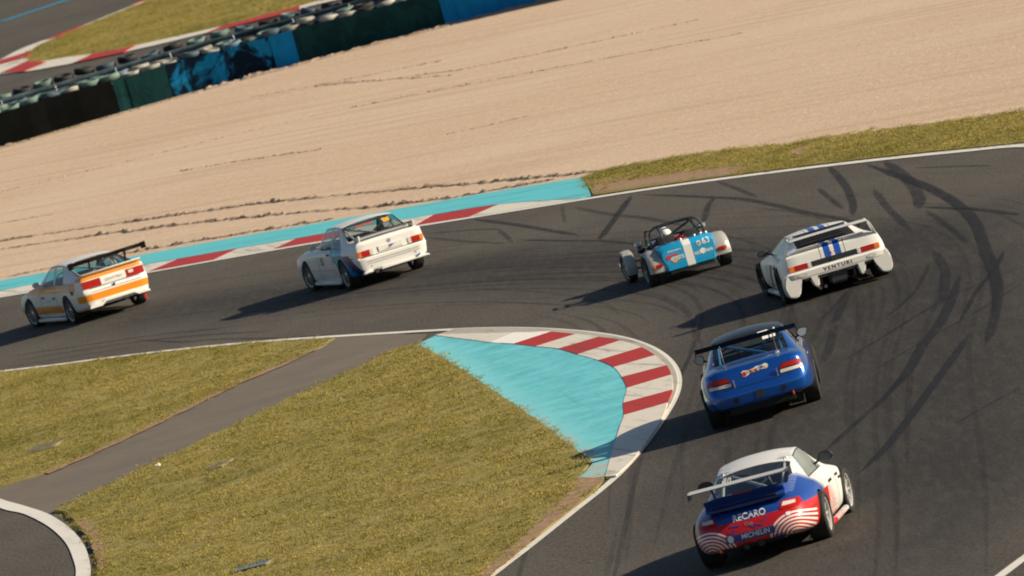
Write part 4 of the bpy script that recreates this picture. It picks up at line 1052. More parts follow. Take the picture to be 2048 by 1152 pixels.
        tube(bm, ring, 0.015, 6, True); tube(bm, [(wheel_x, dash_y - .28, dash_z + .02), (wheel_x, dash_y, dash_z - .02)], 0.025, 6); tube(bm, [(wheel_x - .17, dash_y - .3, dash_z + .02), (wheel_x + .17, dash_y - .3, dash_z + .02)], 0.014, 6)
        finish(bm, 'steering_wheel', MT['black'], s.root)
def T(segs): return dict(segs)
def std_tags(extra=None):
    t = {}
    for b in (6, 7):
        t[(2, b)] = 'rear_window'; t[(8, b)] = 'windscreen'
        for i in range(3, 8): t[(i, b)] = 'roof'
        for i in (0, 1): t[(i, b)] = 'boot_lid'
        for i in (9, 10, 11): t[(i, b)] = 'bonnet'
    t[(4, 5)] = 'quarter_window'; t[(6, 5)] = 'door_window'
    for i in (6, 7):
        for b in (2, 3, 4): t[(i, b)] = 'door'
    if extra: t.update(extra)
    return t
def mats_for(p, gl='glass', roof=None, **k):
    d = {'body': MT[p], 'underside': MT['matt_black'], 'wheel_well': MT['matt_black'], 'seal': MT['black'], 'roof': MT[roof or p]}
    for g in ('rear_window', 'windscreen', 'quarter_window', 'door_window'): d[g] = MT[gl]
    d.update({a: MT[b] for a, b in k.items()}); return d
def rrect(x0, x1, z0, z1, r=0.02, n=3):
    o = []
    for cx, cz, a in ((x1 - r, z1 - r, 0), (x0 + r, z1 - r, 90), (x0 + r, z0 + r, 180), (x1 - r, z0 + r, 270)):
        for k in range(n + 1): t = R(a + 90 * k / n); o.append((cx + r * math.cos(t), cz + r * math.sin(t)))
    return o
def ell(u, v, a, b, n=18, rot=0.0):
    return [(u + a * math.cos(t) * math.cos(rot) - b * math.sin(t) * math.sin(rot), v + a * math.cos(t) * math.sin(rot) + b * math.sin(t) * math.cos(rot)) for t in np.linspace(0, 2 * math.pi, n + 1)[:-1]]

# ------------------------------------------------------------------ white saloon with blue flank band
def build_bmw():
    c = Car('race_saloon', -2.415, 207.81, 17.54, 'boxy white two-door saloon with teal and navy side band and low boot spoiler')
    low = [(-.95, .26, .62, .71, .30, .75, .56, .735, .75), (-.45, .22, .70, .82, .24, .845, .55, .83, .76), (0, .18, .70, .83, .22, .85, .55, .835, .76), (.5, .13, .70, .79, .16, .82, .48, .815, .75),
           (2.1, .13, .70, .79, .16, .82, .48, .81, .74), (2.6, .18, .70, .83, .22, .845, .52, .82, .72), (3.4, .20, .62, .76, .24, .79, .48, .75, .66)]
    st = [(-.91, .70, .87, -.875, .64, .915, .925, .93), (-.78, .745, .865, -.78, .67, .925, .935, .94), (-.36, .76, .84, -.30, .655, .935, -.30, .95, -.32, .955),
          (-.02, .755, .83, .22, .56, 1.225, .22, 1.265, .2, 1.275), (.08, .755, .825, .32, .565, 1.24, .36, 1.285, .36, 1.295), (.60, .75, .82, .70, .57, 1.25, 1.295, 1.305), (.67, .75, .82, .77, .57, 1.25, 1.295, 1.305),
          (1.54, .745, .815, 1.20, .565, 1.23, 1.14, 1.28, 1.12, 1.29), (1.66, .745, .81, 1.28, .575, 1.195, 1.24, 1.25, 1.22, 1.26), (1.82, .74, .80, 1.80, .66, .865, 1.86, .885, 1.88, .89),
          (2.25, .74, .78, 2.25, .62, .85, .87, .875), (2.95, .72, .75, 2.95, .60, .79, .805, .81), (3.25, .70, .69, 3.28, .58, .73, .74, .745), (3.38, .66, .61, 3.38, .55, .65, .66, .665)]
    c.body(low, st, std_tags(), mats_for('p_bmw'), [(0, .31, .52), (2.565, .31, .52)], .335,
           [(.60, .30, -.93), (.70, .33, -.945), (.745, .575, -.96), (.73, .605, -.92)], [(.58, .2, 3.42), (.7, .24, 3.44), (.74, .46, 3.45), (.70, .54, 3.42)], {3: .2, 4: .35, 5: .5, 6: .5}, 0.82)
    for x in (-.715, .715):
        for y in (0, 2.565): c.wheel(x, y, .31, .23, .228, MT['silver_rim'], 14, R(4) if y else 0, R(2))
    for sx in (-1, 1):
        s_ = lambda a, b: sorted((sx * a, sx * b))
        e = empty('tail_lamp', (0, 0, 0), 0, c.root)
        u = s_(.46, .64); c.decal('red_lens', rrect(u[0], u[1], .615, .735, .012), 'rear', MT['lamp_red'], .012, .03, 1, e)
        u = s_(.642, .722); c.decal('amber_lens', rrect(u[0], u[1], .617, .735, .012), 'rear', MT['lamp_amber'], .012, .03, 1, e)
        u = s_(.385, .457); c.decal('clear_lens', rrect(u[0], u[1], .615, .735, .012), 'rear', MT['lamp_clear'], .012, .03, 1, e)
    # boot spoiler
    e = empty('boot_spoiler', (0, 0, 0), 0, c.root)
    c.prism('blade', [(-.62, 1.005), (-.90, 1.045), (-.90, 1.02), (-.62, .985)], -.58, .58, MT['carbon'], 'yz', .004, e)
    for sx in (-1, 1):
        c.prism('end_piece', [(-.58, .93), (-.60, 1.01), (-.915, 1.05), (-.89, .93)], sx * .60 - .025, sx * .60 + .025, MT['p_white'], 'yz', .012, e)
    c.box('plate_recess', (0, -.925, .685), (.54, .02, .115), MT['p_white'], .006)
    c.decal('sticker', [(-.14, .655), (-.02, .668), (.02, .70), (.13, .722), (.05, .69), (.0, .66)], 'rear', MT['red_print'], .030, 0, 1)
    c.decal('sticker', rrect(-.02, .06, .685, .722, .01), 'rear', MT['blue_print'], .031, 0, 1)
    c.decal('badge', ell(0, .80, .042, .042, 18), 'rear', MT['alu'], .006, .01, 1)
    c.line('bumper_groove', [(-.76, .50), (.76, .50)], 'rear', .014, MT['alu']); c.line('bumper_groove', [(-.76, .455), (.76, .455)], 'rear', .012, MT['alu'])
    c.line('boot_seam', [(-.69, .60), (.69, .60)], 'rear', .012, MT['black'])
    for x, z in ((-.5, .40), (.47, .42)): c.decal('bumper_plug', ell(x, z, .022, .018, 12), 'rear', MT['tan'], .004, 0, 1)
    # lower valance lip and exhaust
    c.prism('valance', [(-.34, .27), (-.30, .325), (.70, .325), (.75, .275)], -1.0, -.90, MT['p_white'], 'xz', .012)
    c.prism('valance', [(-.72, .265), (-.70, .325), (-.52, .325), (-.50, .275)], -1.0, -.90, MT['p_white'], 'xz', .015)
    c.tubes('exhaust_pipe', [[(-.42, -.55, .27), (-.42, -.98, .275)]], .045, MT['dark_rim'], 12)
    c.tubes('tow_eye', [[(.50, -.93, .34), (.50, -1.02, .345), (.53, -1.03, .37)]], .018, MT['blue_print'], 8)
    for sx in (-1, 1):
        c.prism('side_skirt', [(.42, .11), (.42, .19), (2.18, .19), (2.18, .11)], sx * .80 - .035, sx * .80 + .035, MT['p_white'], 'yz', .02)
        c.mirror(sx * .90, 1.45, .93, MT['p_white'], .17, .12)
    c.line('door_seam', [(-1.60, .20), (-1.62, .5), (-1.60, .84)], 'left', .012, MT['black']); c.line('door_seam', [(-.60, .26), (-.64, .5), (-.66, .85)], 'left', .012, MT['black'])
    c.line('side_groove', [(-2.2, .42), (-.45, .42)], 'left', .016, MT['alu'])
    c.box('door_handle', (-.828, .80, .74), (.02, .16, .035), MT['black'], .006)
    c.text('10', 'left', -1.35, .60, .24, MT['black_print'], 'race_number')
    for z, w in ((.62, .2), (.56, .17), (.37, .26)): c.decal('sticker', rrect(.62 - w / 2, .62 + w / 2, z - .012, z + .012, .006), 'left', MT['black_print'], .004, 0, 2)
    c.decal('sticker', ell(-.52, .60, .035, .035, 12), 'left', MT['red_print'], .004, 0, 1)
    c.decal('window_sticker', rrect(.27, .42, 1.12, 1.19, .02), 'rear', MT['orange_print'], .008, 0, 2)
    c.interior(.22, -.3, 1.7, .70, 1.5, .84, -.36, 1.20, .42, MT['cage_white'], .64, True, (.46, -.55, .80), .5)
    c.box('parcel_shelf', (0, -.28, .86), (1.2, .4, .02), MT['matt_black'], 0)
    c.decal('sun_strip', rrect(-.3, .1, 1.175, 1.20, .008), 'rear', MT['red_print'], .008, 0, 1)
build_bmw()

# ------------------------------------------------------------------ white coupe with orange bands
def build_audi():
    c = Car('race_coupe', -8.50, 220.2, 21.0, 'white coupe with orange bands and tall black rear wing, closest to the left edge')
    low = [(-.95, .28, .62, .71, .32, .755, .58, .74, .80), (-.45, .22, .70, .85, .24, .875, .56, .85, .82), (0, .18, .70, .86, .22, .885, .56, .855, .80), (.5, .13, .70, .81, .17, .845, .5, .83, .79),
           (2.1, .13, .70, .81, .17, .845, .5, .825, .78), (2.6, .18, .70, .86, .22, .88, .54, .84, .78), (3.45, .20, .6, .76, .24, .79, .46, .74, .62)]
    st = [(-.89, .725, .915, -.86, .68, .975, .985, .99), (-.74, .77, .92, -.74, .69, .985, .995, 1.0), (-.42, .80, .895, -.58, .66, .99, -.62, 1.005, -.64, 1.01),
          (.02, .785, .875, .28, .555, 1.235, .28, 1.275, .26, 1.285), (.14, .785, .87, .42, .565, 1.255, .44, 1.295, .44, 1.305), (.73, .78, .86, .86, .565, 1.265, 1.305, 1.315), (.80, .78, .86, .93, .565, 1.265, 1.305, 1.315),
          (1.62, .775, .85, 1.25, .56, 1.24, 1.21, 1.285, 1.19, 1.295), (1.75, .775, .845, 1.35, .575, 1.205, 1.31, 1.255, 1.29, 1.265), (1.97, .77, .84, 1.95, .68, .89, 2.01, .91, 2.03, .915),
          (2.35, .76, .83, 2.35, .62, .86, .88, .885), (2.95, .73, .73, 2.95, .6, .77, .785, .79), (3.3, .70, .64, 3.32, .58, .68, .69, .695), (3.44, .64, .56, 3.44, .55, .59, .60, .605)]
    c.body(low, st, std_tags(), mats_for('p_audi'), [(0, .315, .54), (2.55, .315, .54)], .34,
           [(.60, .30, -.92), (.70, .34, -.94), (.745, .60, -.95), (.735, .68, -.91)], [(.56, .2, 3.47), (.68, .24, 3.5), (.72, .42, 3.5), (.68, .5, 3.47)], {3: .15, 4: .3, 5: .5, 6: .45}, 0.75)
    for x in (-.745, .745):
        for y in (0, 2.55): c.wheel(x, y, .315, .24, .235, MT['silver_rim'], 12, R(5) if y else 0, R(2))
    for sx in (-1, 1):
        u = sorted((sx * .30, sx * .725)); e = empty('tail_lamp', (0, 0, 0), 0, c.root)
        c.decal('red_lens', [(u[0], .705), (u[1], .705), (u[1], .868), (u[0], .868)], 'rear', MT['lamp_red'], .010, .03, 2, e)
        v = sorted((sx * .36, sx * .48)); c.decal('clear_lens', rrect(v[0], v[1], .775, .845, .02), 'rear', MT['lamp_clear' if sx > 0 else 'lamp_red'], .016, .03, 1, e)
    c.decal('number_plate_panel', rrect(-.295, .295, .715, .858, .012), 'rear', MT['p_white'], .010, .02, 1)
    c.text('QUATTRO', 'rear', 0, .785, .07, MT['alu'], 'lettering', .014, 1.25)
    c.line('boot_seam', [(-.79, .69), (.79, .69)], 'rear', .012, MT['black']); c.line('bumper_seam', [(-.80, .615), (.80, .615)], 'rear', .010, MT['black'])
    c.box('boot_lock', (-.03, -.95, .655), (.05, .02, .05), MT['dark_rim'], .005)
    c.prism('boot_lip', [(-.70, .985), (-.72, 1.0), (-.93, 1.035), (-.945, 1.015), (-.86, .965)], -.70, .70, MT['p_white'], 'yz', .008)
    c.wing(-.86, .86, -.88, 1.29, .30, MT['wing_black'], 17, .05, (.17, .32), MT['wing_black'], ((-.42, -.78, 1.0), (.42, -.78, 1.0)), MT['carbon'])
    c.prism('valance', [(-.72, .27), (-.70, .34), (-.42, .34), (-.34, .40), (.36, .40), (.42, .34), (.70, .34), (.72, .28), (.44, .28), (.34, .36), (-.32, .36), (-.42, .27)], -.99, -.90, MT['p_white'], 'xz', .01)
    c.tubes('exhaust_pipe', [[(.18, -.5, .27), (.18, -.90, .28)]], .045, MT['dark_rim'], 12)
    c.tubes('rear_suspension', [[(-.6, 0, .3), (.6, 0, .3)], [(-.3, -.3, .26), (.4, -.3, .26)]], .04, MT['dark_rim'], 8)
    c.prism('tow_strap', [(-.93, .14), (-.93, .34), (-.945, .34), (-.95, .14)], .56, .62, MT['red_cloth'], 'yz', 0)
    for sx in (-1, 1):
        c.prism('side_skirt', [(.42, .10), (.42, .17), (2.16, .18), (2.16, .10)], sx * .83 - .04, sx * .83 + .04, MT['p_white'], 'yz', .02); c.mirror(sx * .93, 1.50, .95, MT['p_white'], .17, .12)
    c.line('door_seam', [(-1.72, .22), (-1.74, .5), (-1.70, .86)], 'left', .012, MT['black']); c.line('door_seam', [(-.62, .24), (-.66, .5), (-.78, .89)], 'left', .012, MT['black'])
    c.line('side_groove', [(-2.2, .43), (-.45, .43)], 'left', .02, MT['alu'])
    c.text('SPORT', 'left', -1.5, .80, .15, MT['yellow_print'], 'lettering', .004, 1.2); c.decal('sticker', ell(.30, .80, .09, .05, 16), 'left', MT['pale_blue_print'], .004, 0, 2)
    for u, z, w in ((-1.2, .56, .3), (-.85, .6, .2), (-1.55, .63, .22), (.45, .70, .18), (.45, .66, .14)): c.decal('sticker', rrect(u - w / 2, u + w / 2, z - .02, z + .02, .008), 'left', MT['black_print' if w < .25 else 'pale_blue_print'], .004, 0, 2)
    c.interior(.22, -.4, 1.8, .72, 1.58, .87, -.36, 1.22, .45, MT['cage_white'], .66, True, (.5, -.6, .86), .52)
    c.box('boot_floor', (0, -.42, .80), (1.3, .5, .02), MT['tan'], 0)
build_audi()

# ------------------------------------------------------------------ blue coupe with black roof
def build_sub():
    c = Car('race_coupe', 3.27, 157.76, -2.5, 'metallic blue coupe with black roof and thin black rear wing')
    low = [(-.95, .30, .62, .74, .33, .80, .52, .78, .70), (-.55, .24, .68, .84, .28, .875, .54, .84, .78), (0, .18, .70, .87, .22, .905, .55, .86, .79), (.55, .14, .70, .80, .17, .845, .5, .82, .80),
           (2.0, .14, .70, .80, .17, .845, .5, .82, .79), (2.52, .18, .70, .87, .22, .91, .55, .86, .75), (3.4, .20, .6, .74, .24, .80, .46, .74, .60)]
    st = [(-.88, .67, .845, -.85, .58, .885, .90, .905), (-.70, .78, .855, -.68, .63, .915, .93, .935), (-.36, .79, .865, -.33, .60, .935, -.35, .955, -.36, .96),
          (.05, .765, .855, .32, .545, 1.20, .33, 1.25, .33, 1.265), (.15, .765, .85, .45, .555, 1.235, .47, 1.285, .47, 1.30), (.68, .765, .845, .80, .555, 1.255, 1.305, 1.32), (.74, .765, .845, .87, .555, 1.255, 1.305, 1.32),
          (1.62, .76, .84, 1.22, .535, 1.235, 1.18, 1.29, 1.16, 1.305), (1.75, .76, .838, 1.32, .55, 1.20, 1.28, 1.26, 1.26, 1.275), (1.95, .76, .86, 1.95, .66, .88, 2.03, .90, 2.05, .905),
          (2.35, .76, .82, 2.35, .6, .85, .87, .875), (2.9, .73, .74, 2.9, .58, .78, .80, .805), (3.25, .68, .64, 3.25, .55, .68, .70, .705), (3.38, .62, .56, 3.38, .5, .59, .60, .605)]
    c.body(low, st, std_tags(), mats_for('p_sub', 'glass', 'carbon'), [(0, .325, .53), (2.52, .325, .53)], .355,
           [(.58, .31, -.95), (.68, .34, -.985), (.745, .50, -.99), (.715, .64, -.93)], [(.5, .2, 3.44), (.66, .24, 3.46), (.7, .42, 3.46), (.66, .5, 3.43)], {4: .1, 5: .3, 6: .35}, 0.28)
    for x in (-.775, .775):
        for y in (0, 2.52): c.wheel(x, y, .325, .25, .235, MT['silver_rim'], 12, R(5) if y else 0, R(3))
    for sx in (-1, 1):
        e = empty('tail_lamp', (0, 0, 0), 0, c.root); f = lambda P: [(sx * a, b) for a, b in (P if sx > 0 else P[::-1])]
        c.decal('housing', f([(.375, .63), (.76, .635), (.765, .74), (.72, .79), (.45, .79), (.40, .75)]), 'rear', MT['black'], .004, .02, 2, e)
        c.decal('red_lens', f([(.395, .715), (.75, .715), (.75, .74), (.71, .78), (.455, .78), (.41, .745)]), 'rear', MT['lamp_red'], .012, .03, 2, e)
        c.decal('clear_lens', f([(.39, .645), (.75, .648), (.75, .695), (.395, .695)]), 'rear', MT['lamp_clear'], .012, .03, 2, e)
        c.tubes('boot_pin', [[(sx * .345, -.925, .60), (sx * .345, -.93, .735)]], .012, MT['chrome'], 8)
    c.line('boot_seam', [(-.70, .60), (.70, .60)], 'rear', .010, MT['black']); c.line('boot_seam', [(-.5, .605), (-.55, .75), (-.58, .86)], 'rear', .008, MT['black']); c.line('boot_seam', [(.5, .605), (.55, .75), (.58, .86)], 'rear', .008, MT['black'])
    out = [(-.20, .80), (-.16, .82), (-.08, .805), (0, .815), (.05, .835), (.12, .83), (.20, .845), (.235, .82), (.225, .775), (.16, .765), (.09, .775), (.02, .76), (-.06, .76), (-.10, .735), (-.16, .72), (-.20, .735), (-.185, .765)]
    c.decal('sticker', [(a, b + .01) for a, b in out], 'rear', MT['white_print'], .005, 0, 2)
    c.decal('sticker', ell(-.155, .775, .035, .036, 14), 'rear', MT['red_print'], .008, 0, 1)
    for i, (a, m) in enumerate(((-.09, 'yellow_print'), (-.05, 'red_print'), (-.01, 'orange_print'), (.03, 'red_print'), (.07, 'yellow_print'), (.19, 'yellow_print'))): c.decal('sticker', rrect(a - .014, a + .014, .772, .815, .006), 'rear', MT[m], .008, 0, 1)
    c.decal('sticker', ell(.125, .812, .045, .034, 16), 'rear', MT['pale_blue_print'], .008, 0, 1); c.decal('sticker', ell(.125, .812, .025, .02, 12), 'rear', MT['red_print'], .010, 0, 1)
    for x in (-.38, .38): c.decal('bumper_vent', ell(x, .42, .045, .045, 18), 'rear', MT['matt_black'], .004, 0, 1)
    c.decal('tow_hatch', rrect(-.065, .065, .375, .495, .008), 'rear', MT['dark_rim'], .006, .01, 1)
    c.box('diffuser', (0, -.80, .255), (1.05, .26, .13), MT['matt_black'], .02)
    c.tubes('exhaust_pipe', [[(.10, -.5, .22), (.10, -.90, .225)]], .045, MT['black'], 14)
    c.tubes('tow_eye', [[(.50, -.93, .29), (.50, -.99, .29), (.50, -.99, .34)]], .016, MT['red_print'], 8)
    c.wing(-.80, .80, -.72, 1.285, .28, MT['wing_black'], 17, .045, (.12, .26), MT['wing_black'], (), None)
    for sx in (-1, 1):
        c.tubes('wing_stay', [[(sx * .42, -.52, .925), (sx * .42, -.70, 1.27)], [(sx * .42, -.62, .92), (sx * .42, -.70, 1.27)]], .009, MT['chrome'], 6)
        c.box('stay_foot', (sx * .42, -.57, .935), (.06, .14, .03), MT['white_print'], .006)
        c.mirror(sx * .83, 1.50, .955, MT['black'], .16, .15)
        c.tubes('wing_wire', [[(sx * .80, -.72, 1.27), (sx * .80, -.70, 1.15)]], .003, MT['black'], 5)
    c.decal('window_sticker', rrect(.24, .34, 1.13, 1.17, .01), 'rear', MT['white_print'], .006, 0, 1); c.decal('window_sticker', rrect(.36, .45, 1.13, 1.17, .01), 'rear', MT['white_print'], .006, 0, 1); c.decal('window_sticker', rrect(.18, .46, 1.215, 1.24, .006), 'rear', MT['white_print'], .006, 0, 1)
    for z in (.99, 1.1, 1.17): c.decal('window_clip', ell(-.60 + (z - .96) * .2, z, .012, .02, 8), 'rear', MT['orange_print'], .006, 0, 1)
    for sx, vw in ((1, 'right'), (-1, 'left')):
        u = lambda y: y if sx > 0 else -y
        c.line('door_seam', [(u(1.66), .22), (u(1.68), .5), (u(1.66), .84)], vw, .012, MT['black']); c.line('door_seam', [(u(.62), .26), (u(.64), .5), (u(.72), .85)], vw, .012, MT['black'])
        c.decal('sticker', rrect(u(1.15) - .2, u(1.15) + .2, .42, .66, .03), vw, MT['white_print'], .004, 0, 2)
        c.prism('side_skirt', [(.45, .11), (.45, .19), (2.1, .19), (2.1, .11)], sx * .82 - .04, sx * .82 + .04, MT['p_sub'], 'yz', .02)
    c.interior(.22, -.35, 1.8, .70, 1.6, .84, -.36, 1.20, .45, MT['cage_blue'], .62, True, (.5, -.45, .86), .5)
    c.box('parcel_shelf', (0, -.32, .84), (1.2, .4, .02), MT['matt_black'], 0)
build_sub()

# ------------------------------------------------------------------ red, white and blue coupe with grey wing
def build_por():
    c = Car('race_coupe', 2.41, 138.6, -10.98, 'rounded coupe in red, white and blue with pale grey rear wing')
    low = [(-1.1, .28, .55, .66, .32, .72, .46, .66, .58), (-.6, .22, .66, .83, .26, .875, .50, .84, .66), (0, .16, .68, .875, .22, .925, .52, .885, .72), (.55, .11, .68, .80, .15, .855, .46, .83, .74),
           (1.8, .11, .68, .80, .15, .85, .46, .82, .72), (2.355, .16, .68, .86, .2, .895, .5, .86, .70), (2.9, .14, .6, .78, .18, .82, .42, .76, .56), (3.3, .16, .5, .62, .2, .66, .36, .6, .46)]
    st = [(-1.0, .60, .64, -.97, .48, .69, .705, .71), (-.72, .75, .72, -.74, .56, .78, .80, .805), (-.22, .74, .80, -.28, .53, .885, -.31, .92, -.33, .925),
          (.25, .72, .83, .46, .525, 1.10, .48, 1.15, .48, 1.16), (.36, .72, .82, .62, .535, 1.15, .64, 1.195, .64, 1.205), (.80, .72, .815, .88, .54, 1.19, 1.24, 1.25), (.84, .72, .815, .94, .54, 1.195, 1.245, 1.255),
          (1.62, .715, .805, 1.26, .53, 1.185, 1.23, 1.24, 1.21, 1.25), (1.75, .715, .80, 1.37, .53, 1.145, 1.34, 1.20, 1.32, 1.21), (1.98, .70, .79, 2.02, .61, .81, 2.10, .83, 2.12, .835),
          (2.45, .68, .71, 2.45, .5, .685, .70, .705), (2.9, .62, .58, 2.9, .42, .60, .615, .62), (3.2, .52, .46, 3.2, .36, .48, .49, .495), (3.32, .46, .38, 3.32, .33, .40, .41, .415)]
    c.body(low, st, std_tags({(4, 5): 'door_window', (5, 5): 'door_window'}), mats_for('p_por', 'perspex', None, door_window='sky_sheen'), [(0, .325, .53), (2.355, .318, .53)], .35,
           [(.53, .30, -1.06), (.64, .33, -1.10), (.70, .47, -1.115), (.64, .58, -1.05)], [(.42, .16, 3.36), (.52, .2, 3.4), (.55, .3, 3.4), (.5, .36, 3.36)], {5: .15, 6: .25}, 0.25)
    for x, y, r, w in ((-.775, 0, .325, .29), (.775, 0, .325, .29), (-.765, 2.355, .318, .24), (.765, 2.355, .318, .24)): c.wheel(x, y, r, w, .24, MT['white_rim'], 10, R(-2) if y else 0, R(3))
    # ducktail engine lid and its black slot
    e = empty('engine_lid_spoiler', (0, 0, 0), 0, c.root); bl_ = simple('deep_blue_paint', (0.010, 0.05, 0.26), 0.3, coat=0.8)
    bm = bmesh.new(); prof = [(-.22, .90), (-.60, .955), (-.92, 1.0), (-.95, .975), (-.86, .90), (-.93, .84), (-.92, .80), (-.62, .80), (-.3, .82)]
    rows = []
    for x in np.linspace(-.56, .56, 13):
        k = 1 - 0.16 * (abs(x) / .56) ** 3; rows.append([bm.verts.new((x, -.22 + (y + .22) * (1 - .07 * (x / .56) ** 2), .82 + (z - .82) * k)) for y, z in prof])
    n = len(prof)
    for A, B in zip(rows, rows[1:]):
        for i in range(n): bm.faces.new((A[i], A[(i + 1) % n], B[(i + 1) % n], B[i]))
    bm.faces.new(rows[0]); bm.faces.new(rows[-1][::-1]); finish(bm, 'lid', bl_, e, True, 30)
    c.prism('vent_slot', [(-.45, .845), (-.45, .865), (.45, .865), (.45, .845)], -.935, -.88, MT['matt_black'], 'xz', 0, e)
    c.prism('brake_light', [(-.14, .985), (-.14, 1.0), (.14, 1.0), (.14, .985)], -.957, -.945, MT['lamp_red'], 'xz', 0, e)
    c.wing(-.71, .71, -.92, 1.135, .29, simple('pale_grey_wing_paint', (0.5, 0.5, 0.49), 0.4), 4, .045, (.13, .28), MT['carbon'], ((-.40, -.72, .95), (.40, -.72, .95)), MT['carbon'])
    c.text('RECARO', 'rear', .02, .672, .115, MT['white_print'], 'lettering', .006, 1.05)
    c.text('CREDITS', 'rear', .10, .765, .045, MT['white_print'], 'lettering', .03, 1.2, 0, .2) if False else None
    c.text('Cup', 'rear', 0, .575, .06, MT['alu'], 'lettering', .006, 1.2)
    c.decal('blue_panel', rrect(-.36, .33, .37, .475, .02), 'rear', bl_, .005, 0, 2); c.text('MICHELIN', 'rear', .06, .423, .095, MT['white_print'], 'lettering', .010, .95, 0, .15); c.decal('sticker', ell(-.29, .425, .045, .05, 12), 'rear', MT['white_print'], .010, 0, 1)
    rr_ = random.Random(4)
    for k in range(9):
        u, z = rr_.uniform(-.5, .5), rr_.choice((rr_.uniform(.50, .60), rr_.uniform(.31, .36))); a = rr_.uniform(-.9, .9); w = rr_.uniform(.03, .07)
        c.decal('sticker', [(u + (p * math.cos(a) - q * math.sin(a)), z + (p * math.sin(a) + q * math.cos(a))) for p, q in ((-w, -.008), (w, -.008), (w, .008), (-w, .008))], 'rear', bl_, .006, 0, 1)
    for sx in (-1, 1):
        e = empty('tail_lamp', (0, 0, 0), 0, c.root); f = lambda P: [(sx * a, b) for a, b in (P if sx > 0 else P[::-1])]
        c.decal('red_lens', f([(.45, .64), (.70, .625), (.745, .665), (.70, .725), (.50, .745), (.46, .72)]), 'rear', MT['lamp_red'], .010, .03, 2, e)
        c.decal('clear_lens', f([(.48, .68), (.66, .675), (.66, .71), (.50, .728)]), 'rear', MT['lamp_clear'], .016, .03, 1, e)
        c.mirror(sx * .86, 1.30, .96, MT['black'], .22, .14, 'mirror_dark')
        c.prism('side_skirt', [(.42, .09), (.42, .16), (1.98, .16), (1.98, .09)], sx * .84 - .04, sx * .84 + .04, MT['p_por'], 'yz', .02)
    c.decal('sticker', rrect(.52, .58, .545, .59, .006), 'rear', MT['white_print'], .006, 0, 1)
    c.box('diffuser', (0, -.96, .285), (.9, .2, .06), MT['matt_black'], .01)
    for x in (-.10, .10): c.tubes('exhaust_pipe', [[(x, -.8, .27), (x, -1.11, .275)]], .04, MT['black'], 12)
    c.box('reflector', (-.47, -1.065, .30), (.035, .02, .05), MT['lamp_amber'], .004)
    c.decal('window_sticker', rrect(-.44, -.40, 1.04, 1.08, .006), 'rear', MT['white_print'], .006, 0, 1); c.text('10', 'rear', -.36, 1.06, .10, MT['white_print'], 'race_number', .007, 1.2)
    c.line('door_seam', [(.62, .2), (.60, .5), (.70, .80)], 'right', .012, MT['black']); c.line('door_seam', [(1.72, .2), (1.76, .5), (1.72, .80)], 'right', .012, MT['black'])
    for u, z, w in ((1.9, .62, .10), (2.0, .56, .08), (1.3, .62, .16), (2.55, .58, .1)): c.decal('sticker', rrect(u - w, u + w, z - .02, z + .02, .008), 'right', MT['black_print'], .004, 0, 2)
    c.interior(.2, -.2, 1.8, .68, 1.6, .80, -.34, 1.15, .55, MT['cage_white'], .60, True, (.42, -.25, .80), .46)
    for x in (-.35, .15, .3): c.box('cockpit_panel', (x, .05, .82), (.08, .06, .16), MT['tan'] if x > -.3 else MT['cage_white'], .01)
build_por()

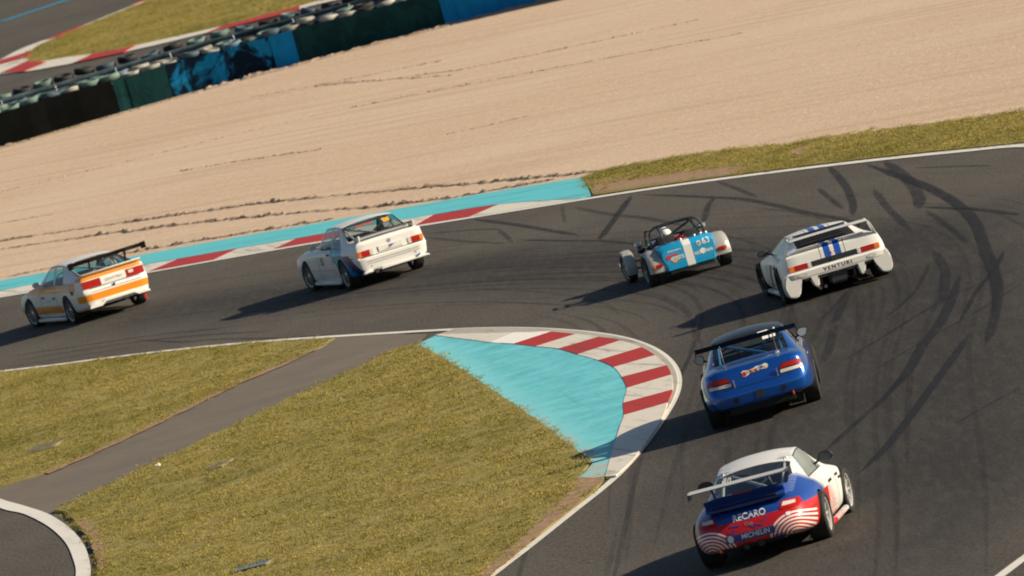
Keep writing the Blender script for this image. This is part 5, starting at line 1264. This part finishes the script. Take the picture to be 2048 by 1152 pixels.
# ------------------------------------------------------------------ wide white mid-engined coupe
def build_ven():
    c = Car('race_coupe', 5.40, 176.19, 5.77, 'wide low white coupe with blue centre stripes and white hoop wing')
    low = [(-.77, .38, .78, .86, .40, .88, .50, .85, .66), (-.45, .30, .80, .93, .34, .955, .50, .92, .68), (0, .20, .72, .95, .26, .975, .48, .935, .69), (.55, .10, .70, .86, .14, .90, .42, .875, .68),
           (1.9, .10, .70, .86, .14, .89, .42, .865, .64), (2.5, .16, .70, .91, .2, .935, .46, .89, .62), (3.2, .14, .6, .8, .18, .84, .36, .78, .46)]
    st = [(-.70, .82, .80, -.66, .66, .84, .845, .85), (-.55, .86, .80, -.55, .62, .852, .858, .862), (-.32, .855, .795, -.30, .52, .862, .866, .868),
          (.12, .80, .79, .26, .49, .995, .27, 1.005, .27, 1.01), (.24, .79, .79, .36, .51, 1.015, .37, 1.035, .37, 1.04), (.55, .78, .78, .66, .52, 1.04, 1.07, 1.08), (.62, .78, .78, .73, .52, 1.04, 1.07, 1.08),
          (1.50, .77, .75, 1.18, .51, 1.02, 1.15, 1.06, 1.13, 1.07), (1.66, .77, .745, 1.28, .53, .99, 1.25, 1.035, 1.23, 1.045), (2.0, .76, .70, 2.02, .62, .72, 2.10, .74, 2.13, .745),
          (2.5, .80, .64, 2.5, .56, .605, .615, .62), (2.95, .74, .52, 2.95, .52, .50, .51, .515), (3.2, .68, .42, 3.2, .5, .41, .42, .425), (3.3, .62, .34, 3.3, .46, .34, .345, .35)]
    tg = std_tags({(2, 6): 'engine_grille', (2, 7): 'engine_grille', (4, 5): 'body'})
    c.body(low, st, tg, mats_for('p_ven', 'glass', None, engine_grille='matt_black'), [(0, .315, .62), (2.5, .305, .6)], .34,
           [(.79, .38, -.755), (.86, .41, -.765), (.875, .50, -.77), (.85, .52, -.73)], [(.56, .14, 3.36), (.66, .18, 3.38), (.68, .26, 3.38), (.64, .3, 3.35)], {4: .2, 5: .5, 6: .4}, 0.75)
    for x, y, r, w in ((-.82, 0, .315, .29), (.82, 0, .315, .29), (-.80, 2.5, .305, .25), (.80, 2.5, .305, .25)): c.wheel(x, y, r, w, .225, MT['dark_rim'], 10, R(4) if y else 0, R(2))
    for sx in (-1, 1):
        e = empty('tail_lamp', (0, 0, 0), 0, c.root); s_ = lambda a, b: sorted((sx * a, sx * b))
        u = s_(.48, .72); c.decal('red_lens', rrect(u[0], u[1], .545, .635, .01), 'rear', MT['lamp_red'], .012, .03, 1, e)
        u = s_(.722, .815); c.decal('amber_lens', rrect(u[0], u[1], .545, .635, .01), 'rear', MT['lamp_amber'], .012, .03, 1, e)
        u = s_(.415, .477); c.decal('clear_lens', rrect(u[0], u[1], .545, .635, .01), 'rear', MT['lamp_clear'], .012, .03, 1, e)
        for rx, mt_ in ((.082, 'black_print'), (.074, 'white_print'), (.05, 'black_print'), (.043, 'white_print')): c.decal('oval_emblem', ell(sx * .62, .448, rx, rx * .36, 20), 'rear', MT[mt_], .004 + (.1 - rx) * .03, 0, 1)
        # bumper legs that frame the diffuser
        a, b = sx * .66, sx * .93; pr = [(.62, .50), (.90, .52), (.945, .42), (.955, .30), (.95, .19), (.93, .13), (.87, .105), (.79, .10), (.74, .125), (.71, .18), (.68, .28), (.65, .36)]
        c.prism('bumper_leg', [(sx * p, q) for p, q in pr], -.758, -.365, MT['p_white'], 'xz', .022)
        c.prism('diffuser_leg', [(sx * p, q) for p, q in ((.33, .41), (.52, .41), (.46, .20), (.37, .18))], -.760, -.60, MT['p_white'], 'xz', .025)
        c.mirror(sx * .92, 1.30, .83, MT['black'], .20, .11, 'mirror_dark')
        # flank buttress into the wing
        c.prism('side_skirt', [(.40, .08), (.40, .15), (2.12, .15), (2.12, .08)], sx * .86 - .05, sx * .86 + .05, MT['p_white'], 'yz', .02)
    c.decal('grille', rrect(-.41, .41, .545, .635, .006), 'rear', MT['carbon'], .008, .02, 2); c.box('grille_badge', (0, -.745, .59), (.12, .012, .05), MT['dark_rim'], .004)
    c.text('VENTURI', 'rear', .02, .448, .088, MT['black_print'], 'lettering', .002, 1.15, 0, 0, None, 1.35)
    c.decal('badge', ell(0, .70, .055, .02, 16), 'rear', MT['red_print'], .006, 0, 1); c.decal('badge', ell(0, .70, .025, .025, 12), 'rear', MT['white_print'], .009, 0, 1)
    hoop = [(-.84, -.50, .72), (-.80, -.60, .84), (-.745, -.68, .98), (-.70, -.70, 1.045), (-.62, -.71, 1.065), (0, -.71, 1.07), (.62, -.71, 1.065), (.70, -.70, 1.045), (.745, -.68, .98), (.80, -.60, .84), (.84, -.50, .72)]
    P = crspline(hoop, 5); bm = bmesh.new(); rows = []
    for i, p in enumerate(P):
        a = Vector(P[max(0, i - 1)]); b = Vector(P[min(len(P) - 1, i + 1)]); t = (b - a).normalized(); w = Vector((0, 1, 0)); w = (w - t * w.dot(t)).normalized(); q = t.cross(w)
        rows.append([bm.verts.new(Vector(p) + w * (cx * .11) + q * (cz * .022)) for cx, cz in ((1, 0), (.6, .9), (-.4, .9), (-1, .3), (-1, -.3), (-.4, -.9), (.6, -.9))])
    for A, B in zip(rows, rows[1:]):
        for k in range(7): bm.faces.new((A[k], A[(k + 1) % 7], B[(k + 1) % 7], B[k]))
    bm.faces.new(rows[0]); bm.faces.new(rows[-1][::-1]); finish(bm, 'rear_wing', MT['p_white'], c.root, True, 60)
    c.prism('tail_lip', [(-.56, .855), (-.60, .875), (-.70, .885), (-.71, .865), (-.66, .84)], -.60, .60, MT['p_ven'], 'yz', .006)
    c.prism('roof_blade_gap_shade', [(.36, 1.036), (.34, 1.058), (.24, 1.05), (.26, 1.03)], -.47, .47, MT['black'], 'yz', .004)  # black colour carries the shadow gap below the roof spoiler
    for k in range(4): c.prism('louvre', [(-.20 + k * .11, .92 + k * .035), (-.20 + k * .11, .935 + k * .035), (-.28 + k * .11, .925 + k * .035)], -.44 + .0 * k, .44, MT['carbon'], 'yz', 0)
    c.box('gearbox', (0, -.45, .26), (.34, .5, .22), MT['dark_rim'], .04); c.box('diffuser', (0, -.5, .36), (1.2, .5, .04), MT['matt_black'], 0)
    for x in (-.38, -.28): c.tubes('exhaust_pipe', [[(x, -.4, .17), (x, -.80, .16)]], .03, MT['chrome'], 10)
    c.tubes('rear_suspension', [[(-.7, 0, .3), (.7, 0, .3)], [(-.3, -.5, .2), (-.3, -.62, .34), (.3, -.62, .34), (.3, -.5, .2)]], .03, MT['alu'], 8)
    c.line('door_seam', [(-1.62, .2), (-1.66, .45), (-1.6, .72)], 'left', .014, MT['black']); c.line('door_seam', [(-.6, .2), (-.58, .5), (-.66, .76)], 'left', .014, MT['black'])
    c.prism('side_intake', [(.45, .36), (.52, .60), (.62, .62), (.60, .34)], -.905, -.86, MT['matt_black'], 'yz', .01)
    c.decal('sticker', ell(-1.05, .56, .06, .04, 12), 'left', MT['red_print'], .004, 0, 1)
    c.interior(.18, .2, 1.8, .68, 1.5, .72, -.34, 1.0, .5, MT['black'], .60, True, None, .44)
build_ven()

# ------------------------------------------------------------------ open blue roadster
def build_cat():
    c = Car('open_roadster', 3.226, 187.52, 9.17, 'open blue roadster with white stripe, silver fenders and black roll cage')
    m = Mat('sky_blue_livery'); n = m.noise(2, 4); m.set(Base_Color=m.mix(m.x.abs() < 0.075, m.mix(n * .3, (0.006, 0.27, 0.52), (0.01, 0.33, 0.60)), (0.70, 0.70, 0.67)), Roughness=.3, Coat_Weight=.7); P_ = m.m
    SIL = simple('silver_fender_paint', (0.66, 0.66, 0.63), 0.36, 0.15, coat=0.4)
    # tub with the sloping rear panel: loft of simple sections
    secs = [(-.46, .46, .22, .44, .24), (-.44, .465, .21, .50, .60), (-.34, .48, .20, .54, .69), (-.10, .50, .18, .545, .70), (.30, .52, .14, .545, .66), (.95, .52, .13, .53, .66), (1.15, .45, .13, .46, .70), (1.7, .34, .14, .36, .66), (2.2, .26, .16, .27, .58), (2.6, .20, .20, .20, .48), (2.75, .14, .26, .14, .42)]
    bm = bmesh.new(); rows = []
    for (y, xb, zb, xt, zt) in secs:
        cyx = .8 if y > 1 else .96
        pts = [(-xb, zb), (xb, zb), (xt, (zb + zt) / 2 + .06), (xt * .98, zt - .04), (xt * cyx * .9, zt), (0, zt + (.03 if y > 1 else 0.0)), (-xt * cyx * .9, zt), (-xt * .98, zt - .04), (-xt, (zb + zt) / 2 + .06)]
        rows.append([bm.verts.new((x, y if z < zt - .05 or y > -.3 else y, z)) for x, z in pts])
    k = len(rows[0])
    for i, (A, B) in enumerate(zip(rows, rows[1:])):
        for j in range(k):
            if secs[i][0] >= .30 and secs[i + 1][0] <= .95 and j in (3, 4, 5, 6): continue      # open cockpit
            bm.faces.new((A[j], A[(j + 1) % k], B[(j + 1) % k], B[j]))
    bm.faces.new(rows[0][::-1]); bm.faces.new(rows[-1])
    for e_ in bm.edges: pass
    bmesh.ops.bevel(bm, geom=[e for e in bm.edges if len(e.link_faces) == 2 and e.calc_face_angle(0) > R(50)], offset=.02, segments=2, affect='EDGES')
    c.bvh = BVHTree.FromBMesh(bm); finish(bm, 'body', P_, c.root)
    c.box('cockpit_floor', (0, .65, .2), (.98, .7, .02), MT['matt_black'], 0); c.box('bulkhead', (0, .96, .42), (.96, .02, .44), MT['black'], 0)
    c.box('dashboard', (0, .93, .62), (.92, .1, .1), MT['black'], .02)
    c.box('underside_tray', (0, -.2, .17), (.86, .5, .05), MT['matt_black'], .01); c.tubes('axle', [[(-.6, 0, .29), (.6, 0, .29)]], .05, MT['dark_rim'], 10)
    for x, y, r, w in ((-.70, 0, .285, .22), (.70, 0, .285, .22), (-.69, 2.23, .27, .17), (.69, 2.23, .27, .17)): c.wheel(x, y, r, w, .185, MT['silver_rim'], 8, R(4) if y > 1 else 0, R(2))
    # rear clamshell fenders
    for sx in (-1, 1):
        arc = [(-.43, .24), (-.43, .34), (-.38, .47), (-.28, .575), (-.12, .635), (.05, .645), (.20, .60), (.32, .50), (.42, .36), (.48, .22)]
        A = crspline(arc, 3); bm = bmesh.new(); xs = [.46, .50, .66, .765, .79]; rows = []
        for (y, z) in A:
            d = Vector((y - .02, z - .30)).normalized(); rows.append([bm.verts.new((sx * x, y - d.x * dr, z - d.y * dr)) for x, dr in zip(xs, (.01, 0, 0, .015, .05))])
        for a, b in zip(rows, rows[1:]):
            for j in range(4): bm.faces.new((a[j], a[j + 1], b[j + 1], b[j]))
        bmesh.ops.solidify(bm, geom=bm.faces[:], thickness=.012)
        f_ = finish(bm, 'rear_fender', SIL, c.root, True, 50)
        e = empty('tail_lamp', (0, 0, 0), 0, c.root); c.box('red_lens', (sx * .60, -.445, .36), (.12, .03, .065), MT['lamp_red'], .008, None, e); c.box('amber_lens', (sx * .685, -.445, .36), (.05, .03, .065), MT['lamp_amber'], .008, None, e)
        # cycle wing over the front wheel
        bm = bmesh.new(); rows = []
        for t in np.linspace(R(200), R(10), 18):
            y, z = 2.23 + .335 * math.cos(t), .27 + .335 * math.sin(t); d = Vector((math.cos(t), math.sin(t)))
            rows.append([bm.verts.new((sx * (.69 + o_), y - d.x * dr, z - d.y * dr)) for o_, dr in ((-.105, .03), (-.085, 0), (0, -.008), (.085, 0), (.105, .03))])
        for a, b in zip(rows, rows[1:]):
            for j in range(4): bm.faces.new((a[j], a[j + 1], b[j + 1], b[j]))
        bmesh.ops.solidify(bm, geom=bm.faces[:], thickness=.01); finish(bm, 'front_fender', SIL, c.root, True, 50)
        # headlamp pod
        bm = bmesh.new(); lathe(bm, [(-.12, .001), (-.115, .04), (-.07, .075), (0, .09), (.05, .088), (.055, .07), (.05, .001)], 'y', 18, (sx * .44, 1.86, .58)); h_ = finish(bm, 'headlamp', MT['carbon'], c.root)
        c.tubes('headlamp_bracket', [[(sx * .44, 1.86, .5), (sx * .34, 1.86, .40)]], .014, MT['black'], 6)
        c.tubes('wishbone', [[(sx * .28, 2.05, .22), (sx * .62, 2.23, .22)], [(sx * .24, 2.4, .22), (sx * .62, 2.23, .22)], [(sx * .28, 2.15, .36), (sx * .62, 2.23, .36)]], .013, MT['black'], 6)
        c.tubes('mirror_arm', [[(sx * .50, 1.0, .68), (sx * .60, 1.0, .74)]], .01, MT['black'], 6); c.box('mirror', (sx * .63, 1.0, .75), (.13, .03, .07), MT['mirror'], .008)
    # cage
    hoop = crspline([(-.50, .32, .62), (-.50, .33, .80), (-.47, .345, .92), (-.38, .35, .99), (-.2, .35, 1.01), (.2, .35, 1.01), (.38, .35, .99), (.47, .345, .92), (.52, .33, .78), (.53, .32, .62)], 4)
    fr = crspline([(-.48, .95, .66), (-.46, .93, .86), (-.40, .92, .94), (0, .92, .95), (.40, .92, .94), (.46, .93, .86), (.48, .95, .66)], 4)
    c.tubes('roll_cage', [hoop, fr, [(-.38, .35, .99), (-.40, .92, .94)], [(.38, .35, .99), (.40, .92, .94)], [(.30, .35, 1.0), (.36, -.22, .69)], [(-.30, .35, 1.0), (-.36, -.22, .69)], [(.38, .35, .98), (-.48, .33, .66)], [(.05, .6, .98), (.38, .35, .99)], [(-.50, .33, .80), (.52, .33, .78)], [(.0, .35, 1.0), (.36, .92, .94)], [(-.48, .34, .84), (-.46, .93, .80)], [(.5, .34, .84), (.46, .93, .80)]], .021, MT['carbon'], 8)
    for sx in (-1, 1): c.prism('seat', [(.36, .22), (.26, .55), (.22, .80), (.28, .81), (.35, .52), (.48, .30), (.80, .32), (.82, .24)], sx * .23 - .18, sx * .23 + .18, MT['seat'], 'yz', .02)
    c.box('seat_pad', (.05, .24, .73), (.16, .05, .075), MT['red_cloth'], .02); c.box('harness_pad', (-.27, .26, .71), (.07, .05, .11), MT['red_cloth'], .02); c.box('harness_pad', (.14, .26, .70), (.06, .05, .09), MT['red_cloth'], .02)
    # rear deck fittings
    for x, z in ((.22, .705), (.34, .705), (.44, .70), (-.05, .705)): 
        bm = bmesh.new(); lathe(bm, [(0, .03), (.02, .03), (.035, .018), (.035, .001)], 'z', 12, (x, -.2, z - .01)); finish(bm, 'deck_fitting', MT['alu'], c.root)
    # numbers and stickers on the rear panel
    c.text('63', 'rear', .36, .575, .15, MT['white_print'], 'race_number', .005, 1.05); c.decal('sticker', ell(.22, .565, .045, .045, 16), 'rear', MT['white_print'], .005, 0, 1); c.decal('sticker', ell(.22, .565, .03, .03, 12), 'rear', MT['alu'], .008, 0, 1)
    c.text('caterham', 'rear', .27, .405, .10, MT['white_print'], 'lettering', .005, .95); c.decal('sticker', ell(.26, .41, .06, .055, 7), 'rear', MT['white_print'], .004, 0, 1)
    c.text('motorsport', 'rear', -.26, .565, .05, MT['white_print'], 'lettering', .005, 1.1)
    c.decal('sticker', rrect(-.42, -.20, .462, .498, .015), 'rear', MT['red_print'], .005, 0, 1); c.decal('sticker', ell(-.39, .455, .05, .04, 12), 'rear', MT['red_print'], .006, 0, 1)
    c.decal('sticker', rrect(-.36, -.10, .385, .455, .02), 'rear', MT['pale_blue_print'], .004, 0, 1); c.text('GT', 'rear', -.20, .405, .085, MT['orange_print'], 'lettering', .008, 1.6)
    c.decal('sticker', ell(-.29, .375, .05, .03, 10), 'rear', MT['orange_print'], .006, 0, 1)
    return c
cat = build_cat()

# ------------------------------------------------------------------ driver of the open car
def build_driver():
    a = R(9.17); base = Vector((3.226, 17.52, 0)); rot = Matrix.Rotation(a, 4, 'Z')
    root = empty('person', base + rot @ Vector((-.2, .55, .24)), a); tag(root, 'driver in white helmet and black suit seated in the open roadster', 'person')
    J = {'pelvis': (0, -.05, .10), 'waist': (0, -.10, .26), 'chest': (0, -.14, .40), 'neckb': (0, -.12, .50), 'neck': (0, -.10, .56), 'head': (0, -.08, .62),
         'shL': (-.17, -.12, .46), 'elL': (-.24, .10, .32), 'wrL': (-.12, .30, .40), 'shR': (.17, -.12, .46), 'elR': (.23, .10, .32), 'wrR': (.10, .30, .40),
         'hipL': (-.1, .02, .09), 'knL': (-.13, .46, .24), 'anL': (-.11, .84, .06), 'toL': (-.11, .92, .16), 'hipR': (.1, .02, .09), 'knR': (.13, .46, .24), 'anR': (.11, .84, .06), 'toR': (.11, .92, .16)}
    rad = {'pelvis': (.15, .12), 'waist': (.14, .11), 'chest': (.17, .12), 'neckb': (.09, .08), 'neck': (.055, .055), 'head': (.07, .075)}
    for s in 'LR': rad.update({'sh' + s: (.068, .068), 'el' + s: (.048, .048), 'wr' + s: (.034, .034), 'hip' + s: (.095, .095), 'kn' + s: (.062, .062), 'an' + s: (.042, .042), 'to' + s: (.035, .03)})
    E_ = [('pelvis', 'waist'), ('waist', 'chest'), ('chest', 'neckb'), ('neckb', 'neck'), ('neck', 'head')]
    for s in 'LR': E_ += [('neckb', 'sh' + s), ('sh' + s, 'el' + s), ('el' + s, 'wr' + s), ('pelvis', 'hip' + s), ('hip' + s, 'kn' + s), ('kn' + s, 'an' + s), ('an' + s, 'to' + s)]
    names = list(J); vs = [J[n] for n in names]; es = [(names.index(p), names.index(q)) for p, q in E_]; rs = [rad[n] for n in names]
    for s, sx in (('L', -1), ('R', 1)):      # gloved hands with five fingers round the wheel rim
        w = Vector(J['wr' + s]); pi_ = len(vs); palm = w + Vector((-sx * .01, .06, .03)); vs.append(tuple(palm)); rs.append((.03, .022)); es.append((names.index('wr' + s), pi_))
        for k in range(4):
            b = palm + Vector((sx * (-.024 + k * .016), .03, .012)); t1 = b + Vector((0, .026 - .003 * abs(k - 1), .006)); t2 = t1 + Vector((0, .008, -.022))
            for p, r_ in ((b, .009), (t1, .0085), (t2, .008)): vs.append(tuple(p)); rs.append((r_, r_)); es.append((pi_ if p is b else len(vs) - 2, len(vs) - 1))
        th = palm + Vector((-sx * .03, .0, .012)); vs.append(tuple(th)); rs.append((.010, .010)); es.append((pi_, len(vs) - 1)); th2 = th + Vector((-sx * .008, .03, -.004)); vs.append(tuple(th2)); rs.append((.009, .009)); es.append((len(vs) - 2, len(vs) - 1))
    me = bpy.data.meshes.new('person_body'); me.from_pydata(vs, es, []); o = bpy.data.objects.new('t', me); COL.objects.link(o)
    md = o.modifiers.new('k', 'SKIN'); 
    if not me.skin_vertices: bpy.context.view_layer.objects.active = o
    if not me.skin_vertices:
        b2 = bmesh.new(); b2.from_mesh(me); b2.verts.layers.skin.verify(); b2.to_mesh(me); b2.free()
    sv = me.skin_vertices[0].data
    for i, r_ in enumerate(rs): sv[i].radius = r_
    sv[0].use_root = True
    sb = o.modifiers.new('s', 'SUBSURF'); sb.levels = 2; sb.render_levels = 2
    bpy.context.view_layer.update(); em = bpy.data.meshes.new_from_object(o.evaluated_get(bpy.context.evaluated_depsgraph_get())); bpy.data.objects.remove(o)
    em.materials.clear(); suit = Mat('race_suit'); suit.set(Base_Color=suit.mix((suit.y > .33) * (suit.z > .3), suit.mix((suit.x.abs() > .16) * (suit.z > .36), (0.02, 0.02, 0.024), (0.42, 0.015, 0.012)), (0.05, 0.05, 0.05)), Roughness=.85)
    link('body', em, suit.m, root, True)
    bm = bmesh.new(); bmesh.ops.create_uvsphere(bm, u_segments=24, v_segments=16, radius=.5)
    for v in bm.verts:
        x, y, z = v.co; v.co = Vector((x * .25, y * .30 * (1.06 if y > 0 else 1), z * .265 * (1 if z > 0 else 1.02))) + Vector((.03, -.05, .585))
    hm = finish(bm, 'helmet', simple('white_helmet_paint', (.78, .77, .74), .25, coat=.8), root)
    bm = bmesh.new(); rows = []
    for z in (.555, .59, .625): rows.append([bm.verts.new((.03 + .131 * math.sin(t) * (1 - abs(z - .59) * 1.2), -.05 + .163 * math.cos(t) * (1 - abs(z - .59) * 1.2), z)) for t in np.linspace(-1.25, 1.25, 14)])
    for p, q in zip(rows, rows[1:]):
        for j in range(13): bm.faces.new((p[j], p[j + 1], q[j + 1], q[j]))
    finish(bm, 'visor', MT['carbon'], hm)
build_driver()
for m_ in list(bpy.data.materials):
    if m_.name.startswith('tag_'): bpy.data.materials.remove(m_)
